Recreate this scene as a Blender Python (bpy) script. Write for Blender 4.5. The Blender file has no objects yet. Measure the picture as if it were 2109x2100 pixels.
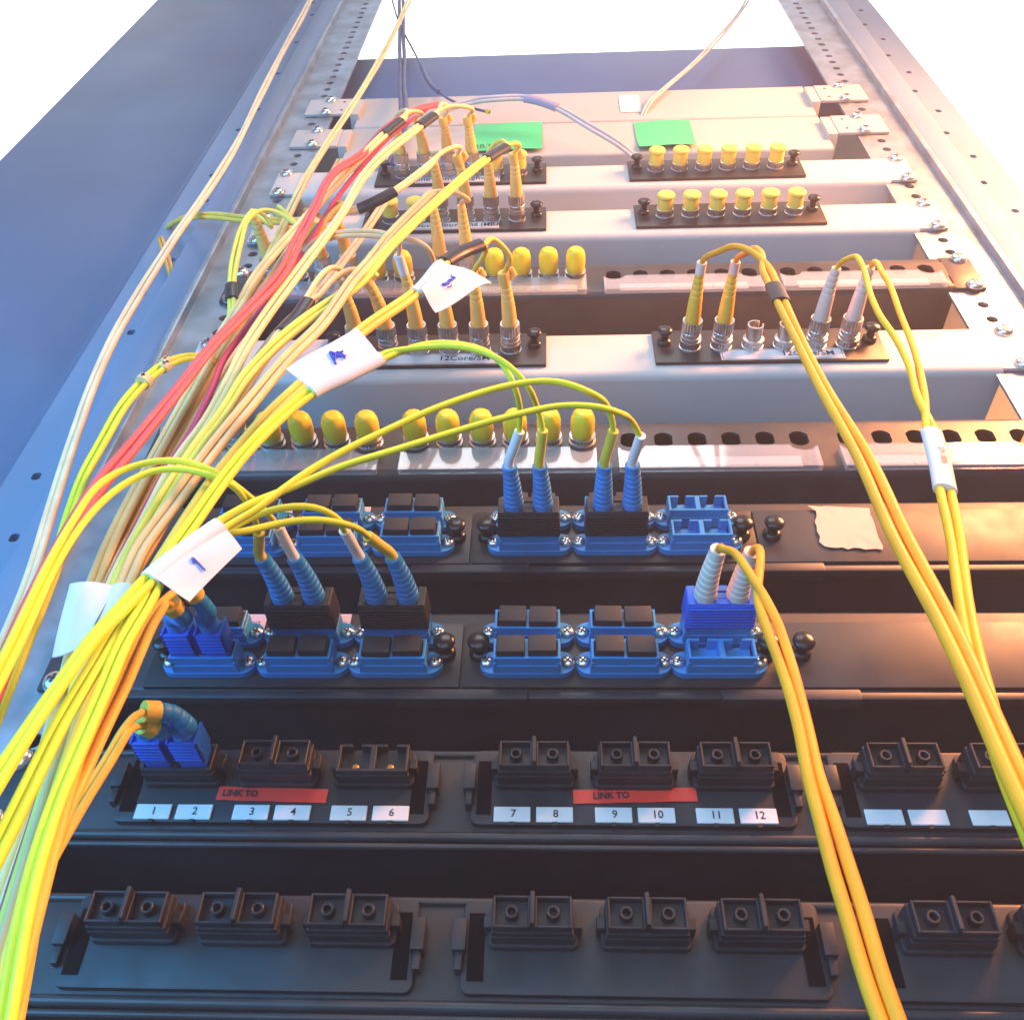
import bpy, bmesh, math, random
from mathutils import Vector, Matrix, Euler
random.seed(7)
SC = bpy.context.scene
COL = SC.collection
Z0 = 1750.0                                   # height of the top patch panel above the floor, mm
# ------------------------------------------------------------------ camera
CAM = Vector((-27.24, -309.69, -685.99))
ROT = Euler((math.radians(135.241), math.radians(-1.560), math.radians(2.152)), 'XYZ')
FPX = 1884.19                                 # focal length in photograph pixels
cd = bpy.data.cameras.new('camera'); cd.sensor_width = 36.0; cd.lens = 36.0 * FPX / 2109.0
cd.sensor_fit = 'HORIZONTAL'; cd.clip_start = 0.01; cd.clip_end = 50
co = bpy.data.objects.new('camera', cd); COL.objects.link(co)
co.location = (CAM.x * .001, CAM.y * .001, (CAM.z + Z0) * .001); co.rotation_euler = ROT
SC.camera = co
# ------------------------------------------------------------------ world, lamps, exposure
w = bpy.data.worlds.new('World'); SC.world = w; w.use_nodes = True
w.node_tree.nodes['Background'].inputs[0].default_value = (.55, .72, 1.0, 1)
w.node_tree.nodes['Background'].inputs[1].default_value = .22
def area(name, loc, target, size, power, col):
    l = bpy.data.lights.new(name, 'AREA'); l.size = size; l.energy = power; l.color = col
    o = bpy.data.objects.new(name, l); COL.objects.link(o)
    o.location = loc; d = Vector(target) - Vector(loc)
    o.rotation_euler = d.to_track_quat('-Z', 'Y').to_euler()
    return o
area('ceiling_lamp', (-.05, -1.15, 2.5), (0, 0, 1.4), .8, 11.5, (1, .98, .96))
area('room_lamp', (-.15, -1.5, .95), (0, 0, 1.4), 1.2, 10, (.74, .9, 1))  # added fill from low front, brightens the undersides of the boots
area('cool_lamp', (-.72, -.6, 1.1), (-.05, 0, 1.22), .6, 15, (.05, .46, 1))  # added, no real source: imitates the blue colour grade on the left
wl = area('warm_lamp', (.56, -.32, 1.85), (.24, 0, 1.54), .3, 16, (1, .36, .13)); wl.data.spread = math.radians(130)  # added, no real source: imitates the orange flare and grade
area('uplighter', (0, 1.2, 1.7), (0, 1.2, 3), 1.4, 130, (1, .98, .96))  # added out of view behind the rack to turn the ceiling white
SC.view_settings.view_transform = 'Standard'; SC.view_settings.look = 'None'
SC.view_settings.exposure = 0; SC.view_settings.gamma = 1; SC.view_settings.use_curve_mapping = False
SC.cycles.use_denoising = True
SC.cycles.max_bounces = 7; SC.cycles.transmission_bounces = 5; SC.cycles.use_adaptive_sampling = True; SC.cycles.adaptive_threshold = .03
SC.cycles.caustics_reflective = False; SC.cycles.caustics_refractive = False

# ------------------------------------------------------------------ helpers
RM = ROT.to_matrix()
def at(u, v, y=0.0):
    """photograph pixel -> point (mm) on the vertical plane y"""
    d = RM @ Vector(((u - 1054.5) / FPX, -(v - 1050) / FPX, -1))
    return CAM + d * ((y - CAM.y) / d.y)
def W(p): return Vector((p[0] * .001, p[1] * .001, (p[2] + Z0) * .001))
def tag(o, label=None, cat=None, group=None, kind=None):
    if label: o['label'] = label
    if cat: o['category'] = cat
    if group: o['group'] = group
    if kind: o['kind'] = kind
    return o
def thing(name, p, label, cat, group=None):
    o = bpy.data.objects.new(name, None); COL.objects.link(o); o.empty_display_size = .01
    o.location = W(p)
    return tag(o, label, cat, group)
def obj(name, me, mat=None, parent=None, p=(0, 0, 0), rot=None):
    """p in mm: relative to the parent if there is one, else scene mm"""
    if mat is not None and not me.materials: me.materials.append(mat)
    o = bpy.data.objects.new(name, me); COL.objects.link(o)
    if parent is not None:
        o.parent = parent; o.location = Vector(p) * .001
    else: o.location = W(p)
    if rot: o.rotation_euler = rot
    return o
class B:
    def __init__(s): s.v = []; s.f = []
    def add(s, vs, fs):
        n = len(s.v); s.v += [tuple(x) for x in vs]; s.f += [tuple(i + n for i in f) for f in fs]; return s
    def box(s, x0, x1, y0, y1, z0, z1, tx=0, tz=0):
        """y0 = back, y1 = front; front may be tapered by tx,tz"""
        a = [(x0, y0, z0), (x1, y0, z0), (x1, y0, z1), (x0, y0, z1), (x0 + tx, y1, z0 + tz), (x1 - tx, y1, z0 + tz), (x1 - tx, y1, z1 - tz), (x0 + tx, y1, z1 - tz)]
        f = [(0, 1, 2, 3), (7, 6, 5, 4), (0, 4, 5, 1), (1, 5, 6, 2), (2, 6, 7, 3), (3, 7, 4, 0)]
        return s.add(a, f)
    def lathe(s, prof, n=24, flute=None, cap=True, cx=0, cz=0, dx=0, dz=0):
        """profile [(r, out)] about the outward axis (-y); flute: set of profile rows with knurls; dx,dz lean at full length"""
        L = prof[-1][1] or 1; vs = []; fs = []
        for k, (r, o) in enumerate(prof):
            t = o / L if L else 0
            for i in range(n):
                a = 2 * math.pi * i / n
                rr = r * (1 - .075 * (i % 2)) if flute and k in flute else r
                vs.append((cx + rr * math.cos(a) + dx * t * t, -o, cz + rr * math.sin(a) + dz * t * t))
        for k in range(len(prof) - 1):
            for i in range(n):
                j = (i + 1) % n
                fs.append((k * n + i, k * n + j, (k + 1) * n + j, (k + 1) * n + i))
        if cap:
            fs.append(tuple(range(n))[::-1]); m = (len(prof) - 1) * n; fs.append(tuple(m + i for i in range(n)))
        return s.add(vs, fs)
    def extrude_x(s, prof, x0, x1, close=True):
        """profile [(y,z)] swept along x"""
        n = len(prof)
        vs = [(x0, y, z) for y, z in prof] + [(x1, y, z) for y, z in prof]
        fs = [(i, (i + 1) % n, n + (i + 1) % n, n + i) for i in range(n if close else n - 1)]
        if close: fs += [tuple(range(n))[::-1], tuple(range(n, 2 * n))]
        return s.add(vs, fs)
    def plate(s, outline, y0, y1):
        """outline [(x,z)] given depth"""
        n = len(outline)
        vs = [(x, y0, z) for x, z in outline] + [(x, y1, z) for x, z in outline]
        fs = [(i, (i + 1) % n, n + (i + 1) % n, n + i) for i in range(n)] + [tuple(range(n)), tuple(range(n, 2 * n))[::-1]]
        return s.add(vs, fs)
    def holecell(s, x0, x1, z0, z1, cx, cz, r, flat, y=0, depth=3, n=24):
        hp = []; sp = []
        for i in range(n):
            a = 2 * math.pi * i / n
            hx = max(-flat, min(flat, r * math.cos(a))); hp.append((cx + hx, cz + r * math.sin(a)))
            c, d = math.cos(a), math.sin(a); t = 1e9
            if c > 1e-9: t = min(t, (x1 - cx) / c)
            if c < -1e-9: t = min(t, (x0 - cx) / c)
            if d > 1e-9: t = min(t, (z1 - cz) / d)
            if d < -1e-9: t = min(t, (z0 - cz) / d)
            sp.append((cx + c * t, cz + d * t))
        for cxn, czn in ((x0, z0), (x1, z0), (x1, z1), (x0, z1)):     # snap the nearest sample to each corner
            k = min(range(n), key=lambda i: (sp[i][0] - cxn) ** 2 + (sp[i][1] - czn) ** 2); sp[k] = (cxn, czn)
        vs = [(a, y, b) for a, b in sp] + [(a, y, b) for a, b in hp] + [(a, y + depth, b) for a, b in hp]
        fs = []
        for i in range(n):
            j = (i + 1) % n
            fs += [(i, j, n + j, n + i), (n + i, n + j, 2 * n + j, 2 * n + i)]
        return s.add(vs, fs)
    def sweep(s, pts, rx, ry=None, sides=None, n=10, cap=True):
        """tube along pts; rx may be a list; sides = list of side vectors for flat sections"""
        N = len(pts); vs = []; fs = []
        up = None
        for i, p in enumerate(pts):
            t = (pts[min(i + 1, N - 1)] - pts[max(i - 1, 0)]).normalized()
            if sides: a = (sides[i] - t * sides[i].dot(t)).normalized()
            else:
                if up is None: up = t.orthogonal().normalized()
                up = (up - t * up.dot(t)).normalized(); a = up
            b = t.cross(a)
            r1 = rx[i] if isinstance(rx, (list, tuple)) else rx
            r2 = r1 if ry is None else (ry[i] if isinstance(ry, (list, tuple)) else ry)
            for k in range(n):
                g = 2 * math.pi * k / n
                vs.append(p + a * (r1 * math.cos(g)) + b * (r2 * math.sin(g)))
        for i in range(N - 1):
            for k in range(n):
                j = (k + 1) % n
                fs.append((i * n + k, i * n + j, (i + 1) * n + j, (i + 1) * n + k))
        if cap:
            fs.append(tuple(range(n))[::-1]); m = (N - 1) * n; fs.append(tuple(m + i for i in range(n)))
        return s.add(vs, fs)
    def mesh(s, name, smooth=35, bev=0, org=None, seg=2):
        me = bpy.data.meshes.new(name)
        o = Vector(org) if org is not None else Vector((0, 0, 0))
        me.from_pydata([((Vector(v) - o) * .001) for v in s.v], [], s.f)
        bm = bmesh.new(); bm.from_mesh(me)
        bmesh.ops.recalc_face_normals(bm, faces=bm.faces)
        if bev:
            es = [e for e in bm.edges if len(e.link_faces) == 2 and e.calc_face_angle(0) > .6]
            bmesh.ops.bevel(bm, geom=es, offset=bev * .001, segments=seg, profile=.6, affect='EDGES', clamp_overlap=True)
        bm.to_mesh(me); bm.free()
        if smooth:
            me.polygons.foreach_set('use_smooth', [True] * len(me.polygons)); me.set_sharp_from_angle(angle=math.radians(smooth))
        me.update(); return me
def stadium(wd, ht, r, n=6):
    pts = []
    for cx, cz, a0 in ((wd / 2 - r, ht / 2 - r, 0), (-wd / 2 + r, ht / 2 - r, 90), (-wd / 2 + r, -ht / 2 + r, 180), (wd / 2 - r, -ht / 2 + r, 270)):
        for i in range(n + 1):
            a = math.radians(a0 + 90 * i / n); pts.append((cx + r * math.cos(a), cz + r * math.sin(a)))
    return pts
_txt = {}
def text_mesh(s, h, bold=0.0):
    k = (s, h, bold)
    if k in _txt: return _txt[k]
    c = bpy.data.curves.new('lettering', 'FONT'); c.body = s; c.size = h * .001; c.offset = bold * .001
    c.align_x = 'CENTER'; c.align_y = 'CENTER'; c.extrude = .00004; c.resolution_u = 2
    o = bpy.data.objects.new('lettering', c); COL.objects.link(o)
    dg = bpy.context.evaluated_depsgraph_get()
    me = bpy.data.meshes.new_from_object(o.evaluated_get(dg)); me.name = 'lettering'
    bpy.data.objects.remove(o); me.materials.clear(); _txt[k] = me
    return me
def letter(s, h, mat, parent, p, bold=.0, roll=0, sx=1):
    o = obj('lettering', text_mesh(s, h, bold), mat, parent, p, (math.radians(90), -roll, 0)); o.scale.x = sx; return o

# ------------------------------------------------------------------ materials
def mat(name, col, rough=.5, metal=0, bump=0, bscale=300, stretch=(1, 1, 1), var=0, vscale=30, coat=0, sss=0, spec=.5, rvar=0, trans=0, ior=1.47):
    m = bpy.data.materials.new(name); m.use_nodes = True; t = m.node_tree; b = t.nodes['Principled BSDF']
    b.inputs['Base Color'].default_value = (*col, 1); b.inputs['Roughness'].default_value = rough
    b.inputs['Metallic'].default_value = metal; b.inputs['Coat Weight'].default_value = coat
    b.inputs['Specular IOR Level'].default_value = spec; b.inputs['Transmission Weight'].default_value = trans; b.inputs['IOR'].default_value = ior
    if sss:
        b.inputs['Subsurface Weight'].default_value = sss; b.inputs['Subsurface Radius'].default_value = (.002, .0012, .0006); b.inputs['Subsurface Scale'].default_value = .5
    tc = t.nodes.new('ShaderNodeTexCoord'); mp = t.nodes.new('ShaderNodeMapping'); mp.inputs['Scale'].default_value = stretch
    t.links.new(tc.outputs['Object'], mp.inputs[0])
    oi = t.nodes.new('ShaderNodeObjectInfo'); ad = t.nodes.new('ShaderNodeVectorMath'); ad.operation = 'ADD'
    t.links.new(mp.outputs[0], ad.inputs[0]); t.links.new(oi.outputs['Random'], ad.inputs[1])
    def noise(sc, det=4):
        n = t.nodes.new('ShaderNodeTexNoise'); n.inputs['Scale'].default_value = sc; n.inputs['Detail'].default_value = det
        t.links.new(ad.outputs[0], n.inputs['Vector']); return n
    if bump:
        n = noise(bscale); bp = t.nodes.new('ShaderNodeBump'); bp.inputs['Strength'].default_value = bump; bp.inputs['Distance'].default_value = .00012
        t.links.new(n.outputs['Fac'], bp.inputs['Height']); t.links.new(bp.outputs[0], b.inputs['Normal'])
    if var:
        n = noise(vscale, 5); rp = t.nodes.new('ShaderNodeValToRGB')
        rp.color_ramp.elements[0].position = .3; rp.color_ramp.elements[1].position = .7
        rp.color_ramp.elements[0].color = (*[c * (1 - var) for c in col], 1); rp.color_ramp.elements[1].color = (*[min(1, c * (1 + var)) for c in col], 1)
        t.links.new(n.outputs['Fac'], rp.inputs[0]); t.links.new(rp.outputs[0], b.inputs['Base Color'])
    if rvar:
        n = noise(vscale * 1.7, 6); mr = t.nodes.new('ShaderNodeMapRange'); mr.inputs[3].default_value = max(.02, rough - rvar); mr.inputs[4].default_value = rough + rvar
        t.links.new(n.outputs['Fac'], mr.inputs[0]); t.links.new(mr.outputs[0], b.inputs['Roughness'])
    return m
M = {}
M['white'] = mat('white_paint', (.54, .53, .5), .42, bump=.05, bscale=1500, var=.03, vscale=18, rvar=.06)
M['beige'] = mat('beige_paint', (.46, .45, .42), .5, bump=.05, bscale=1500, var=.05, vscale=12, rvar=.08)
M['kblack'] = mat('black_satin_paint', (.034, .034, .038), .36, bump=.1, bscale=2600, var=.35, vscale=35, rvar=.14)
M['pblack'] = mat('black_powder_coat', (.024, .025, .03), .46, bump=.15, bscale=3000, var=.4, vscale=35, rvar=.15)
M['gloss'] = mat('black_gloss_paint', (.012, .012, .015), .14, bump=.02, bscale=900, rvar=.05)
M['plate'] = mat('wrinkled_black_plate', (.02, .02, .023), .38, bump=1.0, bscale=420, stretch=(.35, 1, 1.4), var=.3, vscale=60)
M['knob'] = mat('black_nylon', (.012, .012, .014), .22, bump=.04, bscale=900)
M['rubber'] = mat('black_rubber', (.022, .022, .024), .55, bump=.08, bscale=2500, var=.15, vscale=80, rvar=.1)
M['smoke'] = mat('smoked_black_plastic', (.02, .021, .025), .46, bump=.12, bscale=2000, var=.4, vscale=70, rvar=.16)
M['nickel'] = mat('nickel', (.56, .55, .54), .33, 1, var=.12, vscale=200, rvar=.06)
M['steel'] = mat('screw_steel', (.72, .72, .74), .26, 1, var=.1, vscale=300, rvar=.08)
M['zinc'] = mat('zinc_plate', (.30, .38, .45), .42, .75, bump=.08, bscale=120, var=.28, vscale=45, rvar=.12)
M['post'] = mat('grey_paint', (.13, .22, .34), .45, bump=.05, bscale=1400, var=.07, vscale=14, rvar=.08)
M['dark'] = mat('dark_cabinet', (.05, .06, .08), .5, var=.15, vscale=8)
M['navy_paint'] = mat('navy_paint', (.06, .13, .3), .45, var=.08, vscale=10)
M['cap'] = mat('yellow_cap', (.94, .68, .02), .32, bump=.04, bscale=700, var=.07, vscale=90)
M['capf'] = mat('pale_yellow_cap', (.95, .7, .1), .4, bump=.04, bscale=700, var=.06, vscale=90)
M['boot'] = mat('ochre_boot', (.95, .6, .15), .5, bump=.1, bscale=900, var=.08, vscale=70)
M['boot_o'] = mat('orange_boot', (.95, .52, .05), .45, bump=.1, bscale=900, var=.07, vscale=70)
M['boot_w'] = mat('cream_boot', (.84, .64, .52), .5, bump=.08, bscale=900, var=.04, vscale=70)
M['boot_b'] = mat('blue_boot', (.01, .22, .58), .5, bump=.12, bscale=1200, var=.1, vscale=80)
M['blue'] = mat('blue_plastic', (.01, .25, .6), .38, bump=.05, bscale=1500, var=.08, vscale=60, rvar=.06)
M['vblue'] = mat('bright_blue_plastic', (.01, .13, .66), .4, bump=.05, bscale=1500, var=.08, vscale=60)
M['w_sleeve'] = mat('white_sleeve', (.8, .81, .8), .4, var=.04, vscale=80)
M['y_sleeve'] = mat('yellow_sleeve', (.78, .62, .06), .4, var=.05, vscale=80)
def jacket(n, c): M[n] = mat(n + '_jacket', c, .5, bump=.25, bscale=420, var=.13, vscale=55, rvar=.14)
jacket('lime', (.74, .76, .03)); jacket('lemon', (.82, .70, .10)); jacket('pale', (.86, .67, .3)); jacket('yellow', (.84, .56, .07))
jacket('amber', (.62, .34, .04)); jacket('tan', (.80, .52, .24)); jacket('orange', (.97, .36, .01)); jacket('gold', (.95, .52, .01))
jacket('pink', (.72, .09, .11)); jacket('magenta', (.58, .04, .12)); jacket('grey', (.5, .5, .5)); jacket('navy', (.05, .09, .2)); jacket('cream', (.82, .66, .42))
M['tape'] = mat('black_tape', (.02, .022, .028), .35, bump=.15, bscale=300, var=.2, vscale=60)
M['paper'] = mat('white_paper', (.7, .69, .68), .7, bump=.06, bscale=250, var=.03, vscale=40)
M['paper_y'] = mat('cream_paper', (.78, .72, .5), .7, var=.03, vscale=40)
M['paper_p'] = mat('pink_paper', (.75, .55, .58), .7, var=.03, vscale=40)
M['label_r'] = mat('coral_paper', (.8, .2, .16), .6, var=.05, vscale=40)
M['red'] = mat('red_tape', (.9, .05, .03), .4, bump=.05, bscale=300, var=.08, vscale=30)
M['green'] = mat('green_paper', (.05, .6, .22), .65, bump=.05, bscale=200, var=.07, vscale=15)
M['mask'] = mat('masking_tape', (.62, .43, .32), .65, bump=.4, bscale=180, stretch=(.4, 1, 1.5), var=.1, vscale=25)
M['ink'] = mat('black_ink', (.02, .02, .025), .6)  # lettering, plus painted shade in screw recesses and rivet holes
M['void'] = mat('dark_void', (.003, .003, .004), .9, spec=.1)  # near-black that paints the shade inside the latch slots
M['bink'] = mat('blue_ink', (.02, .06, .5), .5)
M['marker'] = mat('peach_marker', (.85, .58, .34), .5, var=.05, vscale=90)
M['marker_y'] = mat('yellow_marker', (.82, .58, .06), .5, var=.05, vscale=90)
def clear(name):
    m = bpy.data.materials.new(name); m.use_nodes = True; t = m.node_tree; t.nodes.remove(t.nodes['Principled BSDF'])
    tr = t.nodes.new('ShaderNodeBsdfTransparent'); tr.inputs[0].default_value = (.93, .95, .96, 1)
    gl = t.nodes.new('ShaderNodeBsdfGlossy'); gl.inputs['Roughness'].default_value = .06
    df = t.nodes.new('ShaderNodeBsdfDiffuse'); df.inputs[0].default_value = (.9, .92, .95, 1)
    lw = t.nodes.new('ShaderNodeLayerWeight'); lw.inputs[0].default_value = .5
    pw = t.nodes.new('ShaderNodeMath'); pw.operation = 'POWER'; pw.inputs[1].default_value = 2.6; t.links.new(lw.outputs['Facing'], pw.inputs[0])
    fr = t.nodes.new('ShaderNodeMath'); fr.operation = 'MULTIPLY_ADD'; fr.inputs[1].default_value = .7; fr.inputs[2].default_value = .07; t.links.new(pw.outputs[0], fr.inputs[0])
    m1 = t.nodes.new('ShaderNodeMixShader'); m1.inputs[0].default_value = .2
    m2 = t.nodes.new('ShaderNodeMixShader')
    t.links.new(tr.outputs[0], m1.inputs[1]); t.links.new(df.outputs[0], m1.inputs[2])
    t.links.new(fr.outputs[0], m2.inputs[0]); t.links.new(m1.outputs[0], m2.inputs[1]); t.links.new(gl.outputs[0], m2.inputs[2])
    t.links.new(m2.outputs[0], t.nodes['Material Output'].inputs[0]); return m
M['acrylic'] = clear('clear_acrylic')
M['ferrule'] = mat('copper_contact', (.5, .2, .06), .3, .6)

M['plaster'] = mat('white_plaster', (.86, .86, .86), .8, bump=.1, bscale=60)
cb = B().box(-9000, 9000, -4000, 12000, 2700 - Z0, 2760 - Z0)
cl = tag(obj('ceiling', cb.mesh('ceiling'), M['plaster']), kind='structure')
M['bar'] = mat('ceiling_bar', (.5, .5, .5), .6)
for i in range(9):
    obj('grid_bar', B().box(-2400 + i * 600 - 12, -2400 + i * 600 + 12, 5000, -3500, 2688 - Z0, 2699 - Z0).mesh('grid_bar'), M['bar'], cl)
    obj('grid_bar', B().box(-4500, 4500, -600 + i * 600 + 12, -600 + i * 600 - 12, 2690 - Z0, 2699.5 - Z0).mesh('grid_bar'), M['bar'], cl)
# ------------------------------------------------------------------ rack frame
Zb, Zt = -760, 560
def hole_strip(cx, zlo, zhi, wd, y):
    b = B(); z = zlo; k = 0
    while z < zhi:
        b.holecell(cx - wd / 2, cx + wd / 2, z, z + 15.875, cx, z + 7.94, 3.4, 3.4, y, 2, 16); z += 15.875
    return b
for sx in (-1, 1):
    t = thing('rack_rail', (sx * 240, 3, Zb), 'zinc plated rack mounting rail ' + ('beside the cable bundle' if sx < 0 else 'at the end of the panels away from the cable bundle'), 'rack rail')
    org = (sx * 240, 3, Zb)
    b = hole_strip(sx * 234, Zb, Zt, 18, 3)
    a0, a1 = sorted((sx * 262, sx * 243)); b.box(a0, a1, 5, 3, Zb, Zt)
    a0, a1 = sorted((sx * 225, sx * 218)); b.box(a0, a1, 5, 3, Zb, Zt)
    obj('flange', b.mesh('flange', org=org), M['zinc'], t)
    a0, a1 = sorted((sx * 263, sx * 258.5))
    obj('corner_fold', B().box(a0, a1, 40, -2.5, Zb, Zt).mesh('corner_fold', bev=1.6, org=org), M['zinc'], t)
    t = thing('cabinet_post', (sx * 290, 0, Zb), 'grey painted cabinet post ' + ('left of the zinc rail with the cable bundle' if sx < 0 else 'outside the zinc rail without cables'), 'post')
    org = (sx * 290, 0, Zb)
    a0, a1 = sorted((sx * 283, sx * 263.3))
    obj('post_face', B().box(a0, a1, 45, -1, Zb, Zt).mesh('post_face', bev=2, org=org), M['post'], t)
    a0, a1 = sorted((sx * 318, sx * 286))
    b = B(); cx = sx * 296
    z = Zb
    while z < Zt:
        b.holecell(min(a0, a1), max(a0, a1), z, z + 45, cx + sx * (6 if int(z) % 2 else -1), z + 20, 3, 2.4, 10, 6, 16); z += 45
    b.box(a0, a0 + 1.5, 60, 10.4, Zb, Zt); b.box(a1 - 1.5, a1, 60, 10.4, Zb, Zt)
    obj('outer_strip', b.mesh('outer_strip', org=org), M['post'], t)
    obj('strip_back', B().box(min(a0, a1) + 2, max(a0, a1) - 2, 30, 24, Zb, Zt).mesh('strip_back', org=org), M['dark'], t)
M['door'] = mat('steel_blue_paint', (.07, .13, .23), .45, bump=.05, bscale=1200, var=.12, vscale=9, rvar=.1)
dr = thing('side_enclosure', (-440, 30, Zb), 'dark steel blue cabinet side beyond the grey post', 'cabinet')
obj('side_sheet', B().box(-520, -326, 42, 26, Zb, 900).mesh('side_sheet', bev=2, org=(-440, 30, Zb)), M['door'], dr)
obj('side_edge', B().box(-326, -320, 60, 14, Zb, 900).mesh('side_edge', bev=1.5, org=(-440, 30, Zb)), M['door'], dr)
t = tag(obj('backing_sheet', B().box(-420, 420, 154, 150, Zb, 585).mesh('backing_sheet', org=(0, 150, Zb)), M['dark'], None, (0, 150, Zb)), 'dark cabinet back sheet behind the patch panels', 'cabinet')  # sheet put in so that the gaps between panels look dark
tag(obj('crossbar', B().box(-258, 258, 60, 30, 222, 345).mesh('crossbar', bev=2, org=(0, 45, 222)), M['navy_paint'], None, (0, 45, 222)), 'dark blue steel crossbar over the top beige panel', 'crossbar')

# ------------------------------------------------------------------ shared small meshes
def screw_mesh():
    b = B().lathe([(2.9, 0), (2.9, .5), (2.5, 1.3), (1.6, 1.9), (.9, 2.0)], 20)
    return b.mesh('screw', 50)
ME = {}
ME['screw'] = screw_mesh()
def cross_mesh(s=1.0):
    return B().box(-1.5 * s, 1.5 * s, -1.6, -2.12, -.32 * s, .32 * s).box(-.32 * s, .32 * s, -1.6, -2.1, -1.5 * s, 1.5 * s).mesh('screw_slot')
# screw with a dark cross painting the recess shade, joined as one mesh, two material slots
def join_two(name, ma, mb, mata, matb):
    bm = bmesh.new(); bm.from_mesh(ma); n = len(bm.faces); bm.from_mesh(mb); bm.faces.ensure_lookup_table()
    for i, f in enumerate(bm.faces): f.material_index = 0 if i < n else 1
    me = bpy.data.meshes.new(name); bm.to_mesh(me); bm.free(); me.materials.append(mata); me.materials.append(matb)
    me.set_sharp_from_angle(angle=math.radians(45)); return me
ME['phillips'] = join_two('screw', ME['screw'], cross_mesh(), M['steel'], M['ink'])
big = B().lathe([(5.2, 0), (5.2, .8), (4.4, 2.2), (2.8, 3.1), (1.2, 3.3)], 24).mesh('screw', 50)
ME['rack_screw'] = join_two('screw', big, B().box(-2.4, 2.4, -2.6, -3.36, -.5, .5).box(-.5, .5, -2.6, -3.34, -2.4, 2.4).mesh('slot'), M['steel'], M['ink'])
def plunger(k): return B().lathe([(5 * k, 0), (5 * k, 1.8), (4.2 * k, 2.6), (2.9 * k, 3), (2.8 * k, 6.0), (3.4 * k, 6.8), (5.0 * k, 7.6), (5.4 * k, 8.5), (5.3 * k, 9.2), (4.6 * k, 9.8), (2.8 * k, 10.3), (.8 * k, 10.5)], 24).mesh('plunger', 50)
ME['plunger'] = plunger(.82); ME['plunger_big'] = plunger(.84)
ME['st_adapter'] = B().lathe([(6.2, 0), (6.2, .8), (5.7, .9), (5.7, 1), (5.7, 4.4), (5.9, 4.6), (5.9, 5.4), (4.9, 5.8), (4.6, 6), (4.6, 10)], 48, flute={3, 4}).mesh('adapter', 30)
def st_open():
    b = B().lathe([(6.2, 0), (6.2, .8), (5.7, .9), (5.7, 1), (5.7, 4.4), (5.9, 4.6), (5.9, 5.4), (4.9, 5.8), (4.5, 6)], 48, flute={3, 4})
    n = 30; r0, r1 = 4.5, 3.7; vs = []; fs = []                       # slotted barrel
    for i in range(n + 1):
        a = math.radians(100 + 320 * i / n)
        for r in (r0, r1):
            for o in (5.5, 14.5): vs.append((r * math.cos(a), -o, r * math.sin(a)))
    for i in range(n):
        k = i * 4
        fs += [(k, k + 4, k + 5, k + 1), (k + 2, k + 3, k + 7, k + 6), (k + 1, k + 5, k + 7, k + 3)]
    fs += [(0, 1, 3, 2), (n * 4, n * 4 + 2, n * 4 + 3, n * 4 + 1)]
    b.add(vs, fs); b.lathe([(1.3, 5.5), (1.3, 12)], 12)
    return b.mesh('adapter', 30)
ME['st_open'] = st_open()
ME['st_k'] = B().lathe([(7.0, 0), (7.0, .7), (6.2, .9), (6.2, 1), (6.2, 3), (6.7, 3.3), (6.7, 4.2), (5.6, 4.4), (5.3, 5), (5.0, 9)], 48, flute={3, 4}).mesh('adapter', 30)
ME['cap_flat'] = B().lathe([(5.3, 5.2), (5.3, 5.6), (5.2, 13.2), (5.9, 13.7), (6.2, 14.6), (6.0, 15.6), (5.2, 16.3), (3, 16.7), (.8, 16.8)], 28).mesh('dust_cap', 45)
ME['cap_dome'] = B().lathe([(5.3, 4), (5.6, 5), (5.9, 6), (6.15, 9), (6.2, 12.5), (6.0, 15.2), (5.5, 17.2), (4.7, 18.6), (3.6, 19.4), (2.6, 19.5)], 24, flute={6, 7, 8}).mesh('dust_cap', 60)
ME['st_nut'] = B().lathe([(4.9, 4.8), (4.9, 6.4), (5.6, 6.7), (5.6, 7.7), (4.9, 8), (4.9, 10.4), (5.7, 10.9), (5.7, 11.2), (5.7, 17.4), (5.5, 18), (4.5, 18), (4.3, 16)], 48, flute={7, 8}).mesh('coupling_nut', 30)

# ------------------------------------------------------------------ panels
def housing(z0, z1, half=222, depth=110, r=4, y=0):
    """z0 bottom, z1 top: closed box with rolled front edges"""
    prof = [(y + depth, z1)]
    for i in range(5):
        a = math.radians(90 * i / 4); prof.append((y + r - r * math.sin(a), z1 - r + r * math.cos(a)))
    for i in range(5):
        a = math.radians(90 * i / 4); prof.append((y + r - r * math.cos(a), z0 + r - r * math.sin(a)))
    prof.append((y + depth, z0))
    return B().extrude_x(prof, -half, half)
def ears(root, org, z0, z1, m, dz=31.75, y=1.6, x=234):
    for sx in (-1, 1):
        a0, a1 = sorted((sx * 241, sx * 221.5))
        e = obj('mounting_ear', B().box(a0, a1, 2.9, y - 1.2, z0, z1).mesh('mounting_ear', bev=.8, org=org), m, root)
        zc = (z0 + z1) / 2
        for k in (-1, 1):
            obj('screw', ME['rack_screw'], None, e, (sx * x - org[0], y - 1.2 - org[1], zc + k * dz / 2 - org[2]), (0, random.random() * 3, 0))
ST_OFF = [-44.5 + 17.8 * i for i in range(6)]
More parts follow.
